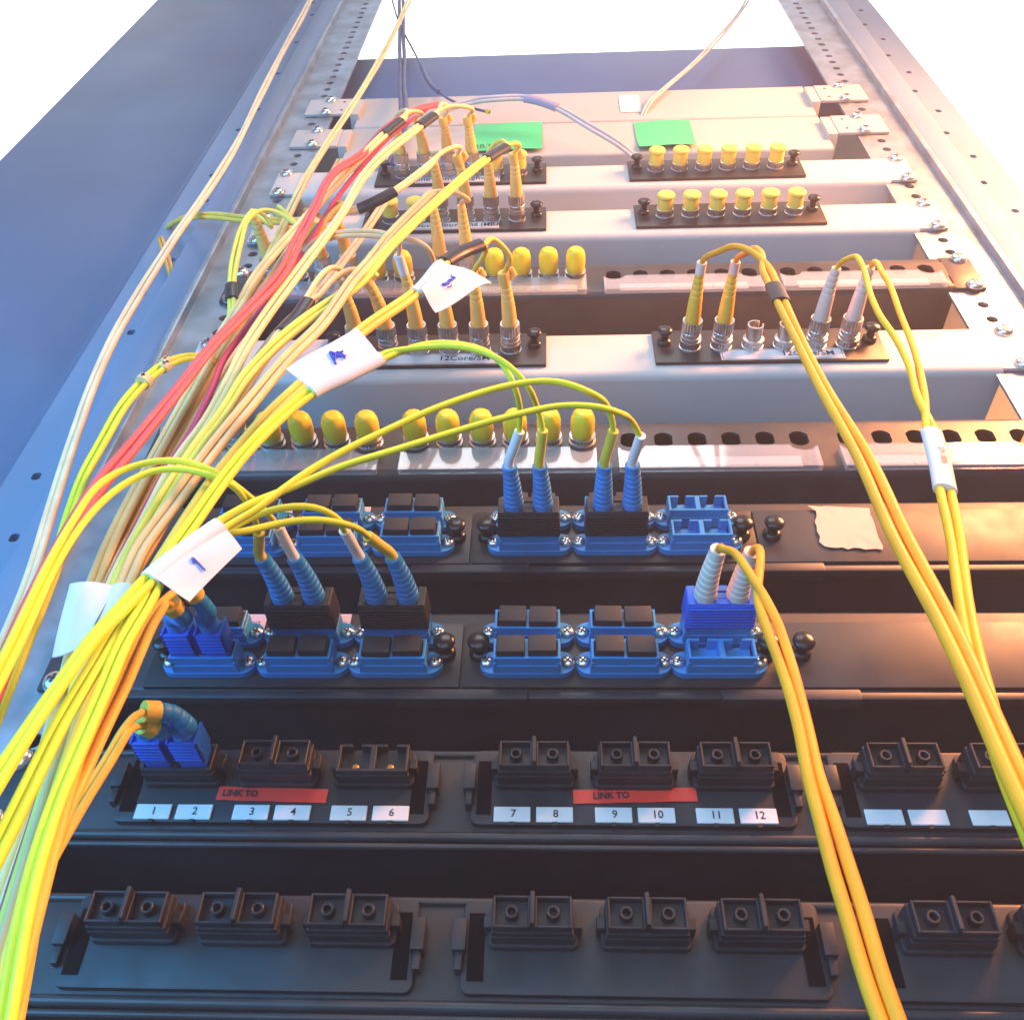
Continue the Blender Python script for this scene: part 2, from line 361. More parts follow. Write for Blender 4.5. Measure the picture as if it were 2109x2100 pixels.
def white_panel(ztop, zbot, plate_top, label, short, text, labspan, filled):
    org = (0, 0, zbot)
    t = thing('patch_panel', org, label, 'patch panel')
    obj('housing', housing(zbot, ztop, r=5).mesh('housing', org=org), M['white'], t)
    ears(t, org, zbot + 2, ztop - 2, M['white'])
    zc = plate_top - 15.75; out = {}
    for side, sx in (('a', -1), ('b', 1)):
        pc = (sx * 96, 0, zc)
        pl = obj('adapter_plate', B().box(-65, 65, -.05, -2.2, -15.75, 15.75).mesh('adapter_plate', bev=.4), M['plate'], t, Vector(pc) - Vector(org))
        for k in (-1, 1): obj('plunger', ME['plunger'], M['knob'], pl, (k * 58.5 - .3, -2.2, 3.2), (0, random.random() * 6, 0))
        for i in range(6):
            x = ST_OFF[i]
            kind = filled[side][i]
            obj('adapter', ME['st_open' if kind == 'o' else 'st_adapter'], M['nickel'], pl, (x, -2.2, -1), (0, math.radians(25 * i), 0))
            out[side, i] = Vector((pc[0] + x, -2.2, zc - 1))
            if kind == 'c':
                c = obj('dust_cap', ME['cap_flat'], M['capf'], None, out[side, i])
                tag(c, 'flat-topped yellow dust cap on the ' + ('cable-free' if side == 'b' else 'cabled') + ' plate of ' + short, 'dust cap', ('cable-free' if side == 'b' else 'cabled') + ' plate caps on ' + short)
        if text[side] is not None:
            x0, x1 = labspan[side]
            obj('label_strip', B().box(x0, x1, -2.25, -2.6, -14.6, -4.6).mesh('label_strip'), M['paper'], pl)
            fr = B()
            for (a, b_, c, d) in ((x0 + .8, x1 - .8, -14.0, -13.7), (x0 + .8, x1 - .8, -5.5, -5.2), (x0 + .8, x0 + 1.1, -14, -5.2), (x1 - 1.1, x1 - .8, -14, -5.2)): fr.box(a, b_, -2.6, -2.66, c, d)
            obj('label_border', fr.mesh('label_border'), M['ink'], pl)
            s, hh, xo = text[side]
            letter(s, hh, M['ink'], pl, (xo, -2.68, -9.4), .05)
    return t, out
PORT = {}
_, o = white_panel(6.5, -34, 5, 'white patch panel directly under the beige tray with green notes', 'the top white panel', {'a': ('วิทยาลัยการ    รัฐกิจ (       )', 6.5, 2), 'b': None}, {'a': (-34, 30)},
                   {'a': 'ssssc' + 'c', 'b': 'cccccc'})
PORT.update({('W1',) + k: v for k, v in o.items()})
_, o = white_panel(-66, -107, -67.5, 'white patch panel labelled MBA between a white and a black panel', 'the white MBA panel', {'a': ('วิทยาลัยพาณิชยศาสตร์ (MBA)', 6.2, -2), 'b': None}, {'a': (-36, 32)},
                   {'a': 'ccssss', 'b': 'cccccc'})
PORT.update({('W2',) + k: v for k, v in o.items()})
_, o = white_panel(-223, -266.5, -226.5, 'white patch panel with two 12Core/SM labels between the black panels', 'the 12Core/SM panel', {'a': ('12Core/SM', 6.4, 18), 'b': ('12Core/SM', 6.4, 21)}, {'a': (-28, 37), 'b': (-28, 41)},
                   {'a': 'ssssss', 'b': 'ssooss'})
PORT.update({('W3',) + k: v for k, v in o.items()})

GRP = [-166.5, -55.5, 55.5, 166.5]; K_OFF = [-43.25 + 17.3 * i for i in range(6)]
def holder_mesh():
    # clear label holder: slab with a round bite above the first and last port, open lip below
    top = [(-50, 0)]
    def bite(cx, r=6.8):
        p = []
        for i in range(9):
            a = math.pi - math.pi * i / 8; p.append((cx + r * math.cos(a), .3 - r * .62 * math.sin(a)))
        return p
    top += bite(-43.25) + bite(43.25) + [(50, 0)]
    outline = [(-50, -14.5), (50, -14.5)] + top[::-1]
    b = B().plate(outline, -2.6, -3.6)
    b.box(-50, 50, -.1, -3.6, -15.9, -14.6).box(-50, -48.6, -.1, -2.5, -14.5, 0).box(48.6, 50, -.1, -2.5, -14.5, 0)
    b.box(-17, -16.2, -3.7, -4.2, -16, -13.4).box(17, 17.8, -3.7, -4.2, -16, -13.4)
    return b.mesh('label_holder', 30)
ME['holder'] = holder_mesh()
def black_panel(ztop, zbot, zport, zhold, label, short, fill, inserts):
    org = (0, 0, zbot)
    t = thing('patch_panel', org, label, 'patch panel')
    r = 5
    prof_t = [(100, ztop)] + [(r - r * math.sin(math.radians(22.5 * i)), ztop - r + r * math.cos(math.radians(22.5 * i))) for i in range(5)] + [(0, zport + 8)]
    prof_b = [(0, zport - 8)] + [(r - r * math.cos(math.radians(22.5 * i)), zbot + r - r * math.sin(math.radians(22.5 * i))) for i in range(5)] + [(100, zbot)]
    b = B().extrude_x(prof_t, -222, 222, False).extrude_x(prof_b, -222, 222, False)
    b.box(-222, -221, 100, 0, zbot + r, ztop - r).box(221, 222, 100, 0, zbot + r, ztop - r).box(-221, 221, 31, 30, zbot + .5, ztop - .5)
    xs = []
    for gi, g in enumerate(GRP):
        for i, k in enumerate(K_OFF): xs.append(g + k)
    prev = -221
    for x in xs:
        if x - 8.5 - prev > .01: b.add([(prev, 0, zport - 8), (x - 8.5, 0, zport - 8), (x - 8.5, 0, zport + 8), (prev, 0, zport + 8)], [(0, 1, 2, 3)])
        b.holecell(x - 8.5, x + 8.5, zport - 8, zport + 8, x, zport, 5.6, 4.7, 0, 2.2); prev = x + 8.5
    b.add([(prev, 0, zport - 8), (221, 0, zport - 8), (221, 0, zport + 8), (prev, 0, zport + 8)], [(0, 1, 2, 3)])
    obj('housing', b.mesh('housing', org=org), M['kblack'], t)
    ears(t, org, zbot + 1, ztop - 1, M['kblack'])
    out = {}
    for gi, g in enumerate(GRP):
        h = obj('label_holder', ME['holder'], M['acrylic'], t, Vector((g, 0, zhold)) - Vector(org))
        for (x0, x1, mm, tx, th) in inserts.get(gi, []):
            obj('paper_strip', B().box(x0, x1, -.5, -.9, -13.6, -5.6).mesh('paper_strip'), M[mm], h)
            if tx: letter(tx, th, M['bink' if mm == 'label_r' else 'ink'], h, ((x0 + x1) / 2, -1.0, -9.8))
        for i in range(6):
            kd = fill[gi][i]; p = Vector((g + K_OFF[i], 0, zport)); out[gi, i] = p
            if kd in 'cs': obj('adapter', ME['st_k'], M['nickel'], t, p - Vector(org), (0, i * .4, 0))
            if kd == 'c':
                c = obj('dust_cap', ME['cap_dome'], M['cap'], None, p, (0, random.random() * 6, 0))
                tag(c, 'rounded yellow dust cap on ' + short, 'dust cap', 'domed caps on ' + short)
    return t, out
_, o = black_panel(-143, -182, -159, -165.5, 'black patch panel with coral and cream port labels', 'the black panel with coral labels', ['sssscc', 'sscccc', '------', '------'],
    {0: [(-44, -8, 'label_r', 'Core', 7), (-2, 44, 'label_r', 'ไปอา   ธนา', 7)], 1: [(-44, 44, 'paper_y', 'PORT 1-12 TO ตึก  คณะ 8Core 9/125', 3.6)], 2: [(-40, 40, 'paper', None, 0)], 3: [(-40, 40, 'paper', None, 0)]})
PORT.update({('K1',) + k: v for k, v in o.items()})
_, o = black_panel(-306, -348, -322.5, -331.5, 'black patch panel with clear label strips above the blue adapters', 'the black panel above the blue adapters', ['sscccc', 'cccccc', '------', '------'],
    {2: [(-41, 41, 'paper', None, 0)], 3: [(-41, 41, 'paper', None, 0)]})
PORT.update({('K2',) + k: v for k, v in o.items()})

# blue adapter panels ------------------------------------------------
def sc_body(with_flange=True, depth=12.8, wd=26.6, ht=9.8, notch=True):
    b = B()
    t = 1.1; x0, x1, z0, z1 = -wd / 2, wd / 2, -ht / 2, ht / 2; yb, yf = -3.6, -depth
    b.box(x0, x1, -.1, yb - 3, z0, z1)                                   # solid root
    yb -= 3
    b.box(x0, x0 + t, yb, yf, z0, z1).box(x1 - t, x1, yb, yf, z0, z1).box(-t, t, yb - .05, yf + .05, z0 + t * .6, z1 - .05)
    b.box(x0 + t, x1 - t, yb, yf, z0, z0 + t)
    for s in (-1, 1):
        c = s * (wd / 4)
        b.box(min(s * t, s * (x1 - t)), c - 1.7, yb, yf, z1 - t, z1) if s > 0 else b.box(x0 + t, c - 1.7, yb, yf, z1 - t, z1)
        b.box(c + 1.7, (x1 - t) if s > 0 else -t, yb, yf, z1 - t, z1)
    b.box(x0 - .35, x1 + .35, -.1, -8.2, z0 - .35, z0 + 1.5)
    return b
def blue_adapter():
    b = sc_body()
    b.plate(stadium(38.5, 11, 5.4), -.1, -3.4)
    b.box(-13.4, -12.2, -3, -10, -5.3, 5.3).box(12.2, 13.4, -3, -10, -5.3, 5.3)
    return b.mesh('duplex_adapter', 30, bev=.18, seg=1)
ME['blue'] = blue_adapter()
ME['plug'] = B().box(-5.75, 5.75, -8, -16.3, -4.3, 4.3, .25, .25).mesh('rubber_plug', bev=.5)
def black_shell():
    b = B().box(-13.9, 13.9, -13, -26.5, -5.6, 5.6, .5, .3)
    for i in range(7): b.box(-13.3, 13.3, -14 - i * 1.75, -14.9 - i * 1.75, -6.15, -5.4).box(-13.3, 13.3, -14 - i * 1.75, -14.9 - i * 1.75, 5.4, 6.15)
    return b.mesh('connector_shell', bev=.35)
ME['shell'] = black_shell()
def shell_face(): # raised frame on the outer end with two boot wells
    b = B()
    for a0, a1 in ((-13.2, -10.2), (10.2, 13.2)): b.box(a0, a1, -26.4, -27.4, -4.9, 4.9)
    b.box(-2.7, 2.7, -26.4, -27.6, -4.9, -1.9).box(-2.7, 2.7, -26.4, -27.2, -1.5, 1.5).box(-2.7, 2.7, -26.4, -27.6, 1.9, 4.9)
    b.box(-10.2, -2.7, -26.4, -27.2, -4.9, -4.0).box(2.7, 10.2, -26.4, -27.2, -4.9, -4.0).box(-10.2, -2.7, -26.4, -27.2, 4.0, 4.9).box(2.7, 10.2, -26.4, -27.2, 4.0, 4.9)
    return b.mesh('shell_face', bev=.15, seg=1)
ME['shell_face'] = shell_face()
SCP = 38.4
def blue_panel(ztop, zbot, zrow, label, layout, short):
    """layout[(plate, col, row)] -> 'p' plugs, 'e' empty, 's' taken"""
    org = (0, 0, zbot)
    t = thing('patch_panel', org, label, 'patch panel')
    obj('housing', housing(zbot, ztop, r=2.5).mesh('housing', org=org), M['pblack'], t)
    ears(t, org, zbot + 1, ztop - 1, M['pblack'])
    b = B().box(-214, 214, 3, -2.4, zbot - 4.6, zbot - 1.2)
    obj('front_lip', b.mesh('front_lip', bev=.9, org=org), M['pblack'], t)
    for x in (-65, 65):
        obj('lip_joiner', B().box(x - 27, x + 27, 3.4, -3.6, zbot - 5.6, zbot - .6).mesh('lip_joiner', bev=1, org=org), M['pblack'], t)
    out = {}
    for pi, pc in enumerate((-130.6, 0, 130.6)):
        zc = zbot + 17
        c = Vector((pc, 0, zc))
        pl = obj('adapter_plate', B().box(-64.8, 64.8, -.05, -2.2, -16, 16.5).mesh('adapter_plate', bev=.4), M['plate' if pi < 2 else 'pblack'], t, c - Vector(org))
        for k in (-1, 1):
            if pi == 2 and k == 1: continue
            obj('plunger', ME['plunger_big'], M['knob'], pl, (k * 58.3, -2.2, 0), (0, random.random() * 6, 0))
        if pi == 2: continue
        for ci, cx in enumerate((-SCP, .4, SCP)):
            for ri in (0, 1):
                kd = layout.get((pi, ci, ri), 'p')
                zz = zrow[ri] - zc
                p = Vector((pc + cx, -2.2, zrow[ri])); out[pi, ci, ri] = p
                obj('duplex_adapter', ME['blue'], M['blue'], pl, (cx, -2.2, zz))
                for s in (-1, 1): obj('screw', ME['phillips'], None, pl, (cx + s * 16.3, -5.5, zz), (0, random.random() * 3, 0))
                if kd == 'p':
                    for s in (-1, 1):
                        q = obj('rubber_plug', ME['plug'], M['rubber'], None, p + Vector((s * 6.2, 0, 0)), (random.uniform(-.02, .02), random.uniform(-.02, .02), random.uniform(-.015, .015)))
                        tag(q, 'square black rubber plug in a blue adapter of ' + short, 'dust plug', 'black plugs in ' + short)
    return t, out, pl
P1, o, _ = blue_panel(-369, -410.5, (-384.5, -400), 'upper black panel of blue duplex adapters with masking tape on it', {(1, 2, 0): 'e', (1, 2, 1): 'e', (1, 0, 1): 's', (1, 1, 1): 's'}, 'the upper blue adapter panel')
PORT.update({('P1',) + k: v for k, v in o.items()})
P2, o, _ = blue_panel(-435.6, -477, (-451.5, -466.5), 'lower black panel of blue duplex adapters above the numbered sockets', {(0, 1, 0): 's', (0, 2, 0): 's', (0, 0, 1): 's', (1, 2, 0): 's', (1, 2, 1): 'e'}, 'the lower blue adapter panel')
PORT.update({('P2',) + k: v for k, v in o.items()})
# pink paper labels glued on the plates between the adapter columns
def pink_label(panel, zb, x, z, wd, ht, s):
    l = obj('paper_label', B().box(-wd / 2, wd / 2, 0, -.3, -ht / 2, ht / 2).mesh('paper_label'), M['paper_p'], panel, (x, -2.25, z - zb))
    letter(s, 2.6, M['ink'], l, (0, -.35, -.6))
pink_label(P1, -410.5, -158, -376.6, 9, 7, '9/125'); pink_label(P1, -410.5, -120.5, -376.4, 10, 7, 'าร Link 1')
pink_label(P2, -477, -156, -443.2, 9, 8.5, '9/12'); pink_label(P2, -477, -119.5, -443.2, 9.5, 8.5, 'มา Lin')

# numbered socket panels --------------------------------------------
def socket_adapter():
    b = sc_body(depth=11, wd=26, ht=11)
    b.plate([(x * 1.0, z) for x, z in stadium(29, 13.6, 2)], -.1, -3)
    b.box(-15.8, -13, -.1, -7, -2.2, 1.6).box(13, 15.8, -.1, -7, -2.2, 1.6)
    return b.mesh('duplex_adapter', 30, bev=.2, seg=1)
ME['socket'] = socket_adapter()
def duplex_cap():
    b = B()
    for s in (-1, 1):
        c = s * 6.6; t = .8
        b.box(c - 5.9, c + 5.9, -9, -11.2, -5, 5)
        b.box(c - 5.9, c - 5.9 + t, -11.1, -14.6, -5, 5).box(c + 5.9 - t, c + 5.9, -11.1, -14.6, -5, 5)
        b.box(c - 5.9 + t, c + 5.9 - t, -11.1, -14.6, -5, -5 + t).box(c - 5.9 + t, c + 5.9 - t, -11.1, -14.6, 5 - t, 5)
        b.lathe([(2.2, 11.1), (2.1, 14.5), (1.3, 14.5), (1.2, 11.3)], 20, cap=False, cx=c, cz=0)
    b.box(-.7, .7, -10, -17, -4.6, 5.6)
    return b.mesh('twin_cap', bev=.2, seg=1)
ME['dcap'] = duplex_cap()
def latch_mesh(s):
    b = B().box(-2.6, 2.6, -3.0, -3.3, -12, 9)                            # flat black patch painting the shade of a recessed slot
    return b.mesh('latch_slot')
ME['slot'] = latch_mesh(1)
ME['latch'] = B().box(-2.2, 2.2, -1, -7.5, -4, 6).box(-1.2, 1.2, -1, -6, -9.5, -4).mesh('latch', bev=.3)
AD = (-35, 1.2, 37)
def socket_panel(ztop, zbot, label, numbers, caps, zoff, short):
    org = (0, 0, zbot)
    t = thing('patch_panel', org, label, 'patch panel')
    obj('housing', housing(zbot, ztop, r=2, y=1.5).mesh('housing', org=org), M['pblack'], t)
    ears(t, org, zbot + .5, ztop - .5, M['pblack'], dz=25)
    obj('top_bead', B().sweep([Vector((-214, 1.5, ztop - 1.6)), Vector((214, 1.5, ztop - 1.6))], 1.5, n=12).mesh('top_bead', org=org), M['kblack'], t)
    for z, r in ((zbot + 1.2, 1.9), (zbot - 2.4, 1.2)):
        obj('bottom_bead', B().sweep([Vector((-214, 1.2, z)), Vector((214, 1.2, z))], r, n=12).mesh('bottom_bead', org=org), M['kblack'], t)
    out = {}
    for mi, mc in enumerate((-131, 0, 131)):
        c = Vector((mc, 1.5, zoff))
        m = obj('module_plate', B().plate(stadium(116, 29.5, 3), -.1, -3.2).mesh('module_plate', bev=.6), M['smoke'], t, c - Vector(org))
        for s in (-1, 1):
            obj('latch_slot', ME['slot'], M['void'], m, (s * 53.4, -.3, 1))
            obj('latch', ME['latch'], M['smoke'], m, (s * 58.8, 0, 1))
        for ai, ax in enumerate(AD):
            p = c + Vector((ax, -3.2, 5.2)); out[mi, ai] = p
            obj('duplex_adapter', ME['socket'], M['smoke'], m, (ax, -3.2, 5.2))
            kd = caps.get((mi, ai), 'c')
            if kd == 'c':
                q = obj('twin_cap', ME['dcap'], M['smoke'], None, p)
                tag(q, 'twin black dust cap with two round nubs on ' + short, 'dust cap', 'twin dust caps on ' + short)
            elif kd == 'o':
                for s in (-1, 1): obj('contact', B().lathe([(1.4, 6.6), (1.4, 8.5), (.7, 9)], 12).mesh('contact'), M['ferrule'], m, (ax + s * 6.4, -3.2, 2.6))
            for s in (-1, 1):
                n = numbers(mi, ai, s)
                if n is None: continue
                lx = ax + s * 7.6 - .4
                obj('number_label', B().box(-6.6, 6.6, -3.3, -4.1, -2.9, 2.9).mesh('number_label', bev=.25, seg=1), M['paper'], m, (lx, 0, -11.2))
                obj('label_tab', B().box(-.8, .8, -3.2, -4.2, -4.2, -2.9).mesh('label_tab'), M['smoke'], m, (lx, 0, -11.2))
                if n < 13: letter(str(n), 4.1, M['ink'], m, (lx + .4, -4.16, -11.1), .04)
    return t, out
num1 = lambda mi, ai, s: {0: 1, 1: 7, 2: 13}[mi] + ai * 2 + (0 if s < 0 else 1)
_, o = socket_panel(-502.8, -538.5, 'numbered black socket panel with two red LINK TO tapes', num1, {(0, 2): 'o', (0, 0): 's'}, -519, 'the numbered panel with red tapes')
PORT.update({('L1',) + k: v for k, v in o.items()})
_, o = socket_panel(-558.5, -594, 'lowest black socket panel below the numbered one', lambda *a: None, {}, -575, 'the lowest black panel')

# beige trays at the top --------------------------------------------
def tray(z0, z1, y, label, hx=197):
    org = (0, y, z0)
    t = thing('equipment_tray', org, label, 'rack tray')
    obj('front', housing(z0, z1, half=hx, depth=90, r=2.5, y=y).mesh('front', org=org), M['beige'], t)
    for sx in (-1, 1):
        a0, a1 = sorted((sx * 243, sx * 203))
        br = obj('bracket', B().box(a0, a1, 2.9, .2, (z0 + z1) / 2 - 17, (z0 + z1) / 2 + 17).mesh('bracket', bev=1, org=org), M['beige'], t)
        obj('arm', B().box(*sorted((sx * 203, sx * 195)), y + 60, 1, (z0 + z1) / 2 - 17, (z0 + z1) / 2 + 17).mesh('arm', bev=.8, org=org), M['beige'], t)
        for k in (-1, 1):
            obj('screw', ME['rack_screw'], None, br, (sx * 224, .2 - y, (z1 - z0) / 2 + k * 13.4), (0, random.random() * 3, 0))
            obj('rivet_hole', B().lathe([(1.3, 0), (1.3, .3)], 12).mesh('rivet_hole'), M['ink'], br, (sx * 211, .3 - y, (z1 - z0) / 2 + k * 9))  # black disc painting the shade inside a small hole
    return t
tray(104, 169, 6, 'plain beige rack tray under the dark crossbar')
tray(38, 102, 6, 'beige rack tray carrying two green sticky notes')
def note(label, x, z, wd, ht, s, curl):
    b = B(); n = 8; vs = []; fs = []
    for j in range(n + 1):
        for i in range(n + 1):
            a, c = i / n - .5, j / n - .5
            lift = 1.2 + curl * max(0, -c) ** 2 * 14 + .5 * math.sin(a * 5 + curl)
            vs.append((a * wd * (1 - .06 * max(0, -c) * (curl > .6)), -lift, c * ht))
    vs += [(x_, y_ + .25, z_) for x_, y_, z_ in vs]; m = (n + 1) ** 2
    for j in range(n):
        for i in range(n):
            k = j * (n + 1) + i; fs.append((k, k + 1, k + n + 2, k + n + 1)); fs.append((m + k, m + k + n + 1, m + k + n + 2, m + k + 1))
    o = tag(obj('sticky_note', b.add(vs, fs).mesh('sticky_note', 60), M['green'], None, (x, 5.6, z)), label, 'sticky note')
    if s: letter(s, 9, M['ink'], o, (-wd * .22, -3.4, -ht * .38))
note('green sticky note with PORT written on it', -63, 71, 57, 57, 'PORT  1-12', .5)
note('blank green sticky note on the beige tray', 66, 68, 47, 56, None, .9)
tag(obj('paper_label', B().box(-9, 9, 0, -.4, -19, 19).mesh('paper_label'), M['paper'], None, (42, 5.7, 138)), 'small white paper label stuck on the plain beige tray', 'label')

# tapes ---------------------------------------------------------------
def tape_strip(label, x0, x1, z, ht, y, s, sx, roll, m='red'):
    b = B(); n = 14; cx = (x0 + x1) / 2; L = x1 - x0; vs = []; fs = []
    for i in range(n + 1):
        x = -L / 2 + L * i / n
        for zz in (-ht / 2, ht / 2): vs.append((x, -.12 - .12 * math.sin(i * 1.3), zz + random.uniform(-.06, .06)))
    vs += [(a, b_ + .12, c) for a, b_, c in vs]; k = 2 * (n + 1)
    for i in range(n):
        j = 2 * i; fs += [(j, j + 2, j + 3, j + 1), (k + j, k + j + 1, k + j + 3, k + j + 2), (j, k + j, k + j + 2, j + 2), (j + 1, j + 3, k + j + 3, k + j + 1)]
    o = tag(obj('tape_strip', b.add(vs, fs).mesh('tape_strip', 60), M[m], None, (cx, y, z), (0, -roll, 0)), label, 'tape')
    if s: letter(s, 3.4, M['ink'], o, (sx, -.45, 0), .12)
tape_strip('red LINK TO tape over labels 3 and 4, next to the bright blue plugs', -152, -111, -523.2, 5.4, -2.2, 'LINK TO', -12, -.02)
tape_strip('bright red tilted LINK TO tape over labels 9 and 10', -21, 23.5, -522.6, 5.4, -2.2, 'LINK TO', -8.6, .03)
def masking():
    top = [(-14 + 28 * i / 10, 13.5 - .18 * i + random.uniform(-.2, .2)) for i in range(11)]
    left = [(-12.6 + random.uniform(-1.1, 1.1) + 1.5 * (i / 8), -13 + 26 * i / 8) for i in range(9)][1:-1]
    bot = [(13.6 - 25 * i / 10, -14.5 + random.uniform(-.6, .6) + .05 * i * i * .3) for i in range(11)]
    right = [(14 + random.uniform(-.5, .5), 11 - 24 * i / 7) for i in range(8)]
    outl = left[::1] and ([*top] + right + bot + left)
    b = B(); n = len(outl); vs = [(0, -.5, 0)] + [(x, -.35 - .4 * abs(math.sin(x * .3 + z * .2)), z) for x, z in outl]
    fs = [(0, 1 + i, 1 + (i + 1) % n) for i in range(n)]
    vs2 = [(a, b_ + .3, c) for a, b_, c in vs]; fs2 = [(n + 1, n + 2 + (i + 1) % n, n + 2 + i) for i in range(n)]
    b.add(vs, fs); b.v += vs2; b.f += fs2
    for i in range(n): b.f.append((1 + i, n + 2 + i, n + 2 + (i + 1) % n, 1 + (i + 1) % n))
    return b.mesh('masking_tape', 50)
tag(obj('masking_tape', masking(), M['mask'], None, (106, -2.5, -388.5)), 'torn piece of cream masking tape on the blank black plate', 'tape')

# ------------------------------------------------------------------ cables
def crom(P, step=3.0):
    P = [Vector(p) for p in P]
    if len(P) == 2: P = [P[0], P[0].lerp(P[1], .5), P[1]]
    Q = [P[0] * 2 - P[1]] + P + [P[-1] * 2 - P[-2]]
    out = []
    for i in range(1, len(Q) - 2):
        p0, p1, p2, p3 = Q[i - 1:i + 3]
        d = (p2 - p1).length; n = max(2, int(d / step))
        t0 = 0; a = .5
        t1 = t0 + max(1e-3, (p1 - p0).length ** a); t2 = t1 + max(1e-3, d ** a); t3 = t2 + max(1e-3, (p3 - p2).length ** a)
        for k in range(n):
            t = t1 + (t2 - t1) * k / n
            A1 = p0 * ((t1 - t) / (t1 - t0)) + p1 * ((t - t0) / (t1 - t0)); A2 = p1 * ((t2 - t) / (t2 - t1)) + p2 * ((t - t1) / (t2 - t1)); A3 = p2 * ((t3 - t) / (t3 - t2)) + p3 * ((t - t2) / (t3 - t2))
            B1 = A1 * ((t2 - t) / (t2 - t0)) + A2 * ((t - t0) / (t2 - t0)); B2 = A2 * ((t3 - t) / (t3 - t1)) + A3 * ((t - t1) / (t3 - t1))
            out.append(B1 * ((t2 - t) / (t2 - t1)) + B2 * ((t - t1) / (t2 - t1)))
    out.append(P[-1]); return out
def smooth(P, it=2):
    for _ in range(it): P = [P[0]] + [(P[i - 1] + P[i] * 2 + P[i + 1]) / 4 for i in range(1, len(P) - 1)] + [P[-1]]
    return P
def sides_of(path):
    N = len(path); S = []
    for i, p in enumerate(path):
        t = (path[min(i + 1, N - 1)] - path[max(i - 1, 0)]).normalized()
        n = Vector((0, -1, -.55)); n = (n - t * n.dot(t)).normalized(); S.append((t.cross(n).normalized(), n))
    return S
def frac(path, a, b):
    L = [0]
    for i in range(1, len(path)): L.append(L[-1] + (path[i] - path[i - 1]).length)
    lo, hi = a * L[-1], b * L[-1]
    return [i for i in range(len(path)) if lo <= L[i] <= hi]
def nearest(path, u, v):
    # index of the path sample whose sight line passes nearest a photograph pixel
    best = None
    for i, p in enumerate(path):
        c = RM.transposed() @ (p - CAM); x = 1054.5 + FPX * c.x / -c.z; y = 1050 - FPX * c.y / -c.z
        d = (x - u) ** 2 + (y - v) ** 2
        if best is None or d < best[0]: best = (d, i)
    return best[1]
class CV:                                                  # jacket of a cable that stays in the tight bundle
    def __init__(s, m): s.m = m
def cord(label, *a_, **k_):
    if isinstance(a_[0], CV): return cord_(label, a_[0].m, *a_[1:], conv=True, **k_)
    return cord_(label, *a_, **k_)
def cord_(label, m, strands, trunk=(), r=1.45, twist=.0, group=None, extras=(), gap=1.03, cat='fibre cable', conv=False):
    """strands: list of (end, pts); end = ('st',port,bootmat,lean) / ('sc',port,side,...) / None; pts and trunk: (u,v,y)"""
    if conv: trunk = [(250 - (v - 1250) * .3 + (u - 250 + (v - 1250) * .3) * (1 - min(1, (v - 1230) / 250) * .5), v, y) if v > 1230 else (u, v, y) for u, v, y in trunk]
    tr = crom([at(*q) for q in trunk]) if trunk else []
    ends = []; first = None
    root_p = None
    built = []
    S = sides_of(tr) if tr else []
    order = len(strands)
    for si, (end, pts) in enumerate(strands):
        off = (si - (order - 1) / 2) * 2 * r * gap
        ctrl = []
        if end is not None: ctrl.append(('end', end))
        br = [at(*q) for q in pts]
        built.append((end, br, off))
    # root at the first plug, or at the start of the cable
    if built[0][0] is not None: root_p = PORT[built[0][0][1]].copy() if built[0][0][0] != 'pt' else Vector(built[0][0][1])
    else: root_p = (built[0][1][0] if built[0][1] else tr[0]).copy()
    root = thing('fibre_cable', root_p, label, cat, group)
    add = lambda nm, b, mm, sm=45, bev=0: obj(nm, b.mesh(nm, sm, bev, org=root_p), M[mm] if isinstance(mm, str) else mm, root)
    for (end, br, off) in built:
        path = []
        if end is not None:
            path += plug(end, add)
        body = list(br)
        if tr:
            step = max(1, len(tr) // 34); idx = list(range(0, len(tr), step))
            if idx[-1] != len(tr) - 1: idx.append(len(tr) - 1)
            for i in idx:
                s, n = S[i]; g = twist * i / len(tr) * 6.28
                body.append(tr[i] + s * (off * math.cos(g)) + n * (off * math.sin(g) * .6))
        p = smooth(crom(path + body), 3); w0 = random.random() * 9
        p = [q + Vector((math.sin(i * .11 + w0) + .6 * math.sin(i * .037 + 2 * w0), math.sin(i * .09 + 3 * w0), math.cos(i * .083 + w0))) * (.28 * min(1, i / 25)) for i, q in enumerate(p)]
        add('cable', B().sweep(p, r, n=10), m)
    for e in extras: decorate(e, root, root_p, tr, S, r, order, add)
    return root
def ribs(b, p, r0, r1, n, gap=.55):
    """ribbed tapering boot along a polyline p"""
    N = n * 6 + 1; P = []
    L = [0]
    for i in range(1, len(p)): L.append(L[-1] + (p[i] - p[i - 1]).length)
    def ev(t):
        d = t * L[-1]
        for i in range(1, len(p)):
            if d <= L[i] + 1e-9: return p[i - 1].lerp(p[i], (d - L[i - 1]) / max(1e-9, L[i] - L[i - 1]))
        return p[-1]
    R = []
    for i in range(N):
        t = i / (N - 1); P.append(ev(t)); rr = r0 + (r1 - r0) * t
        R.append(rr - (gap if (i % 6 == 5 and .12 < t < .97) else 0))
    return b.sweep(P, R, n=16)
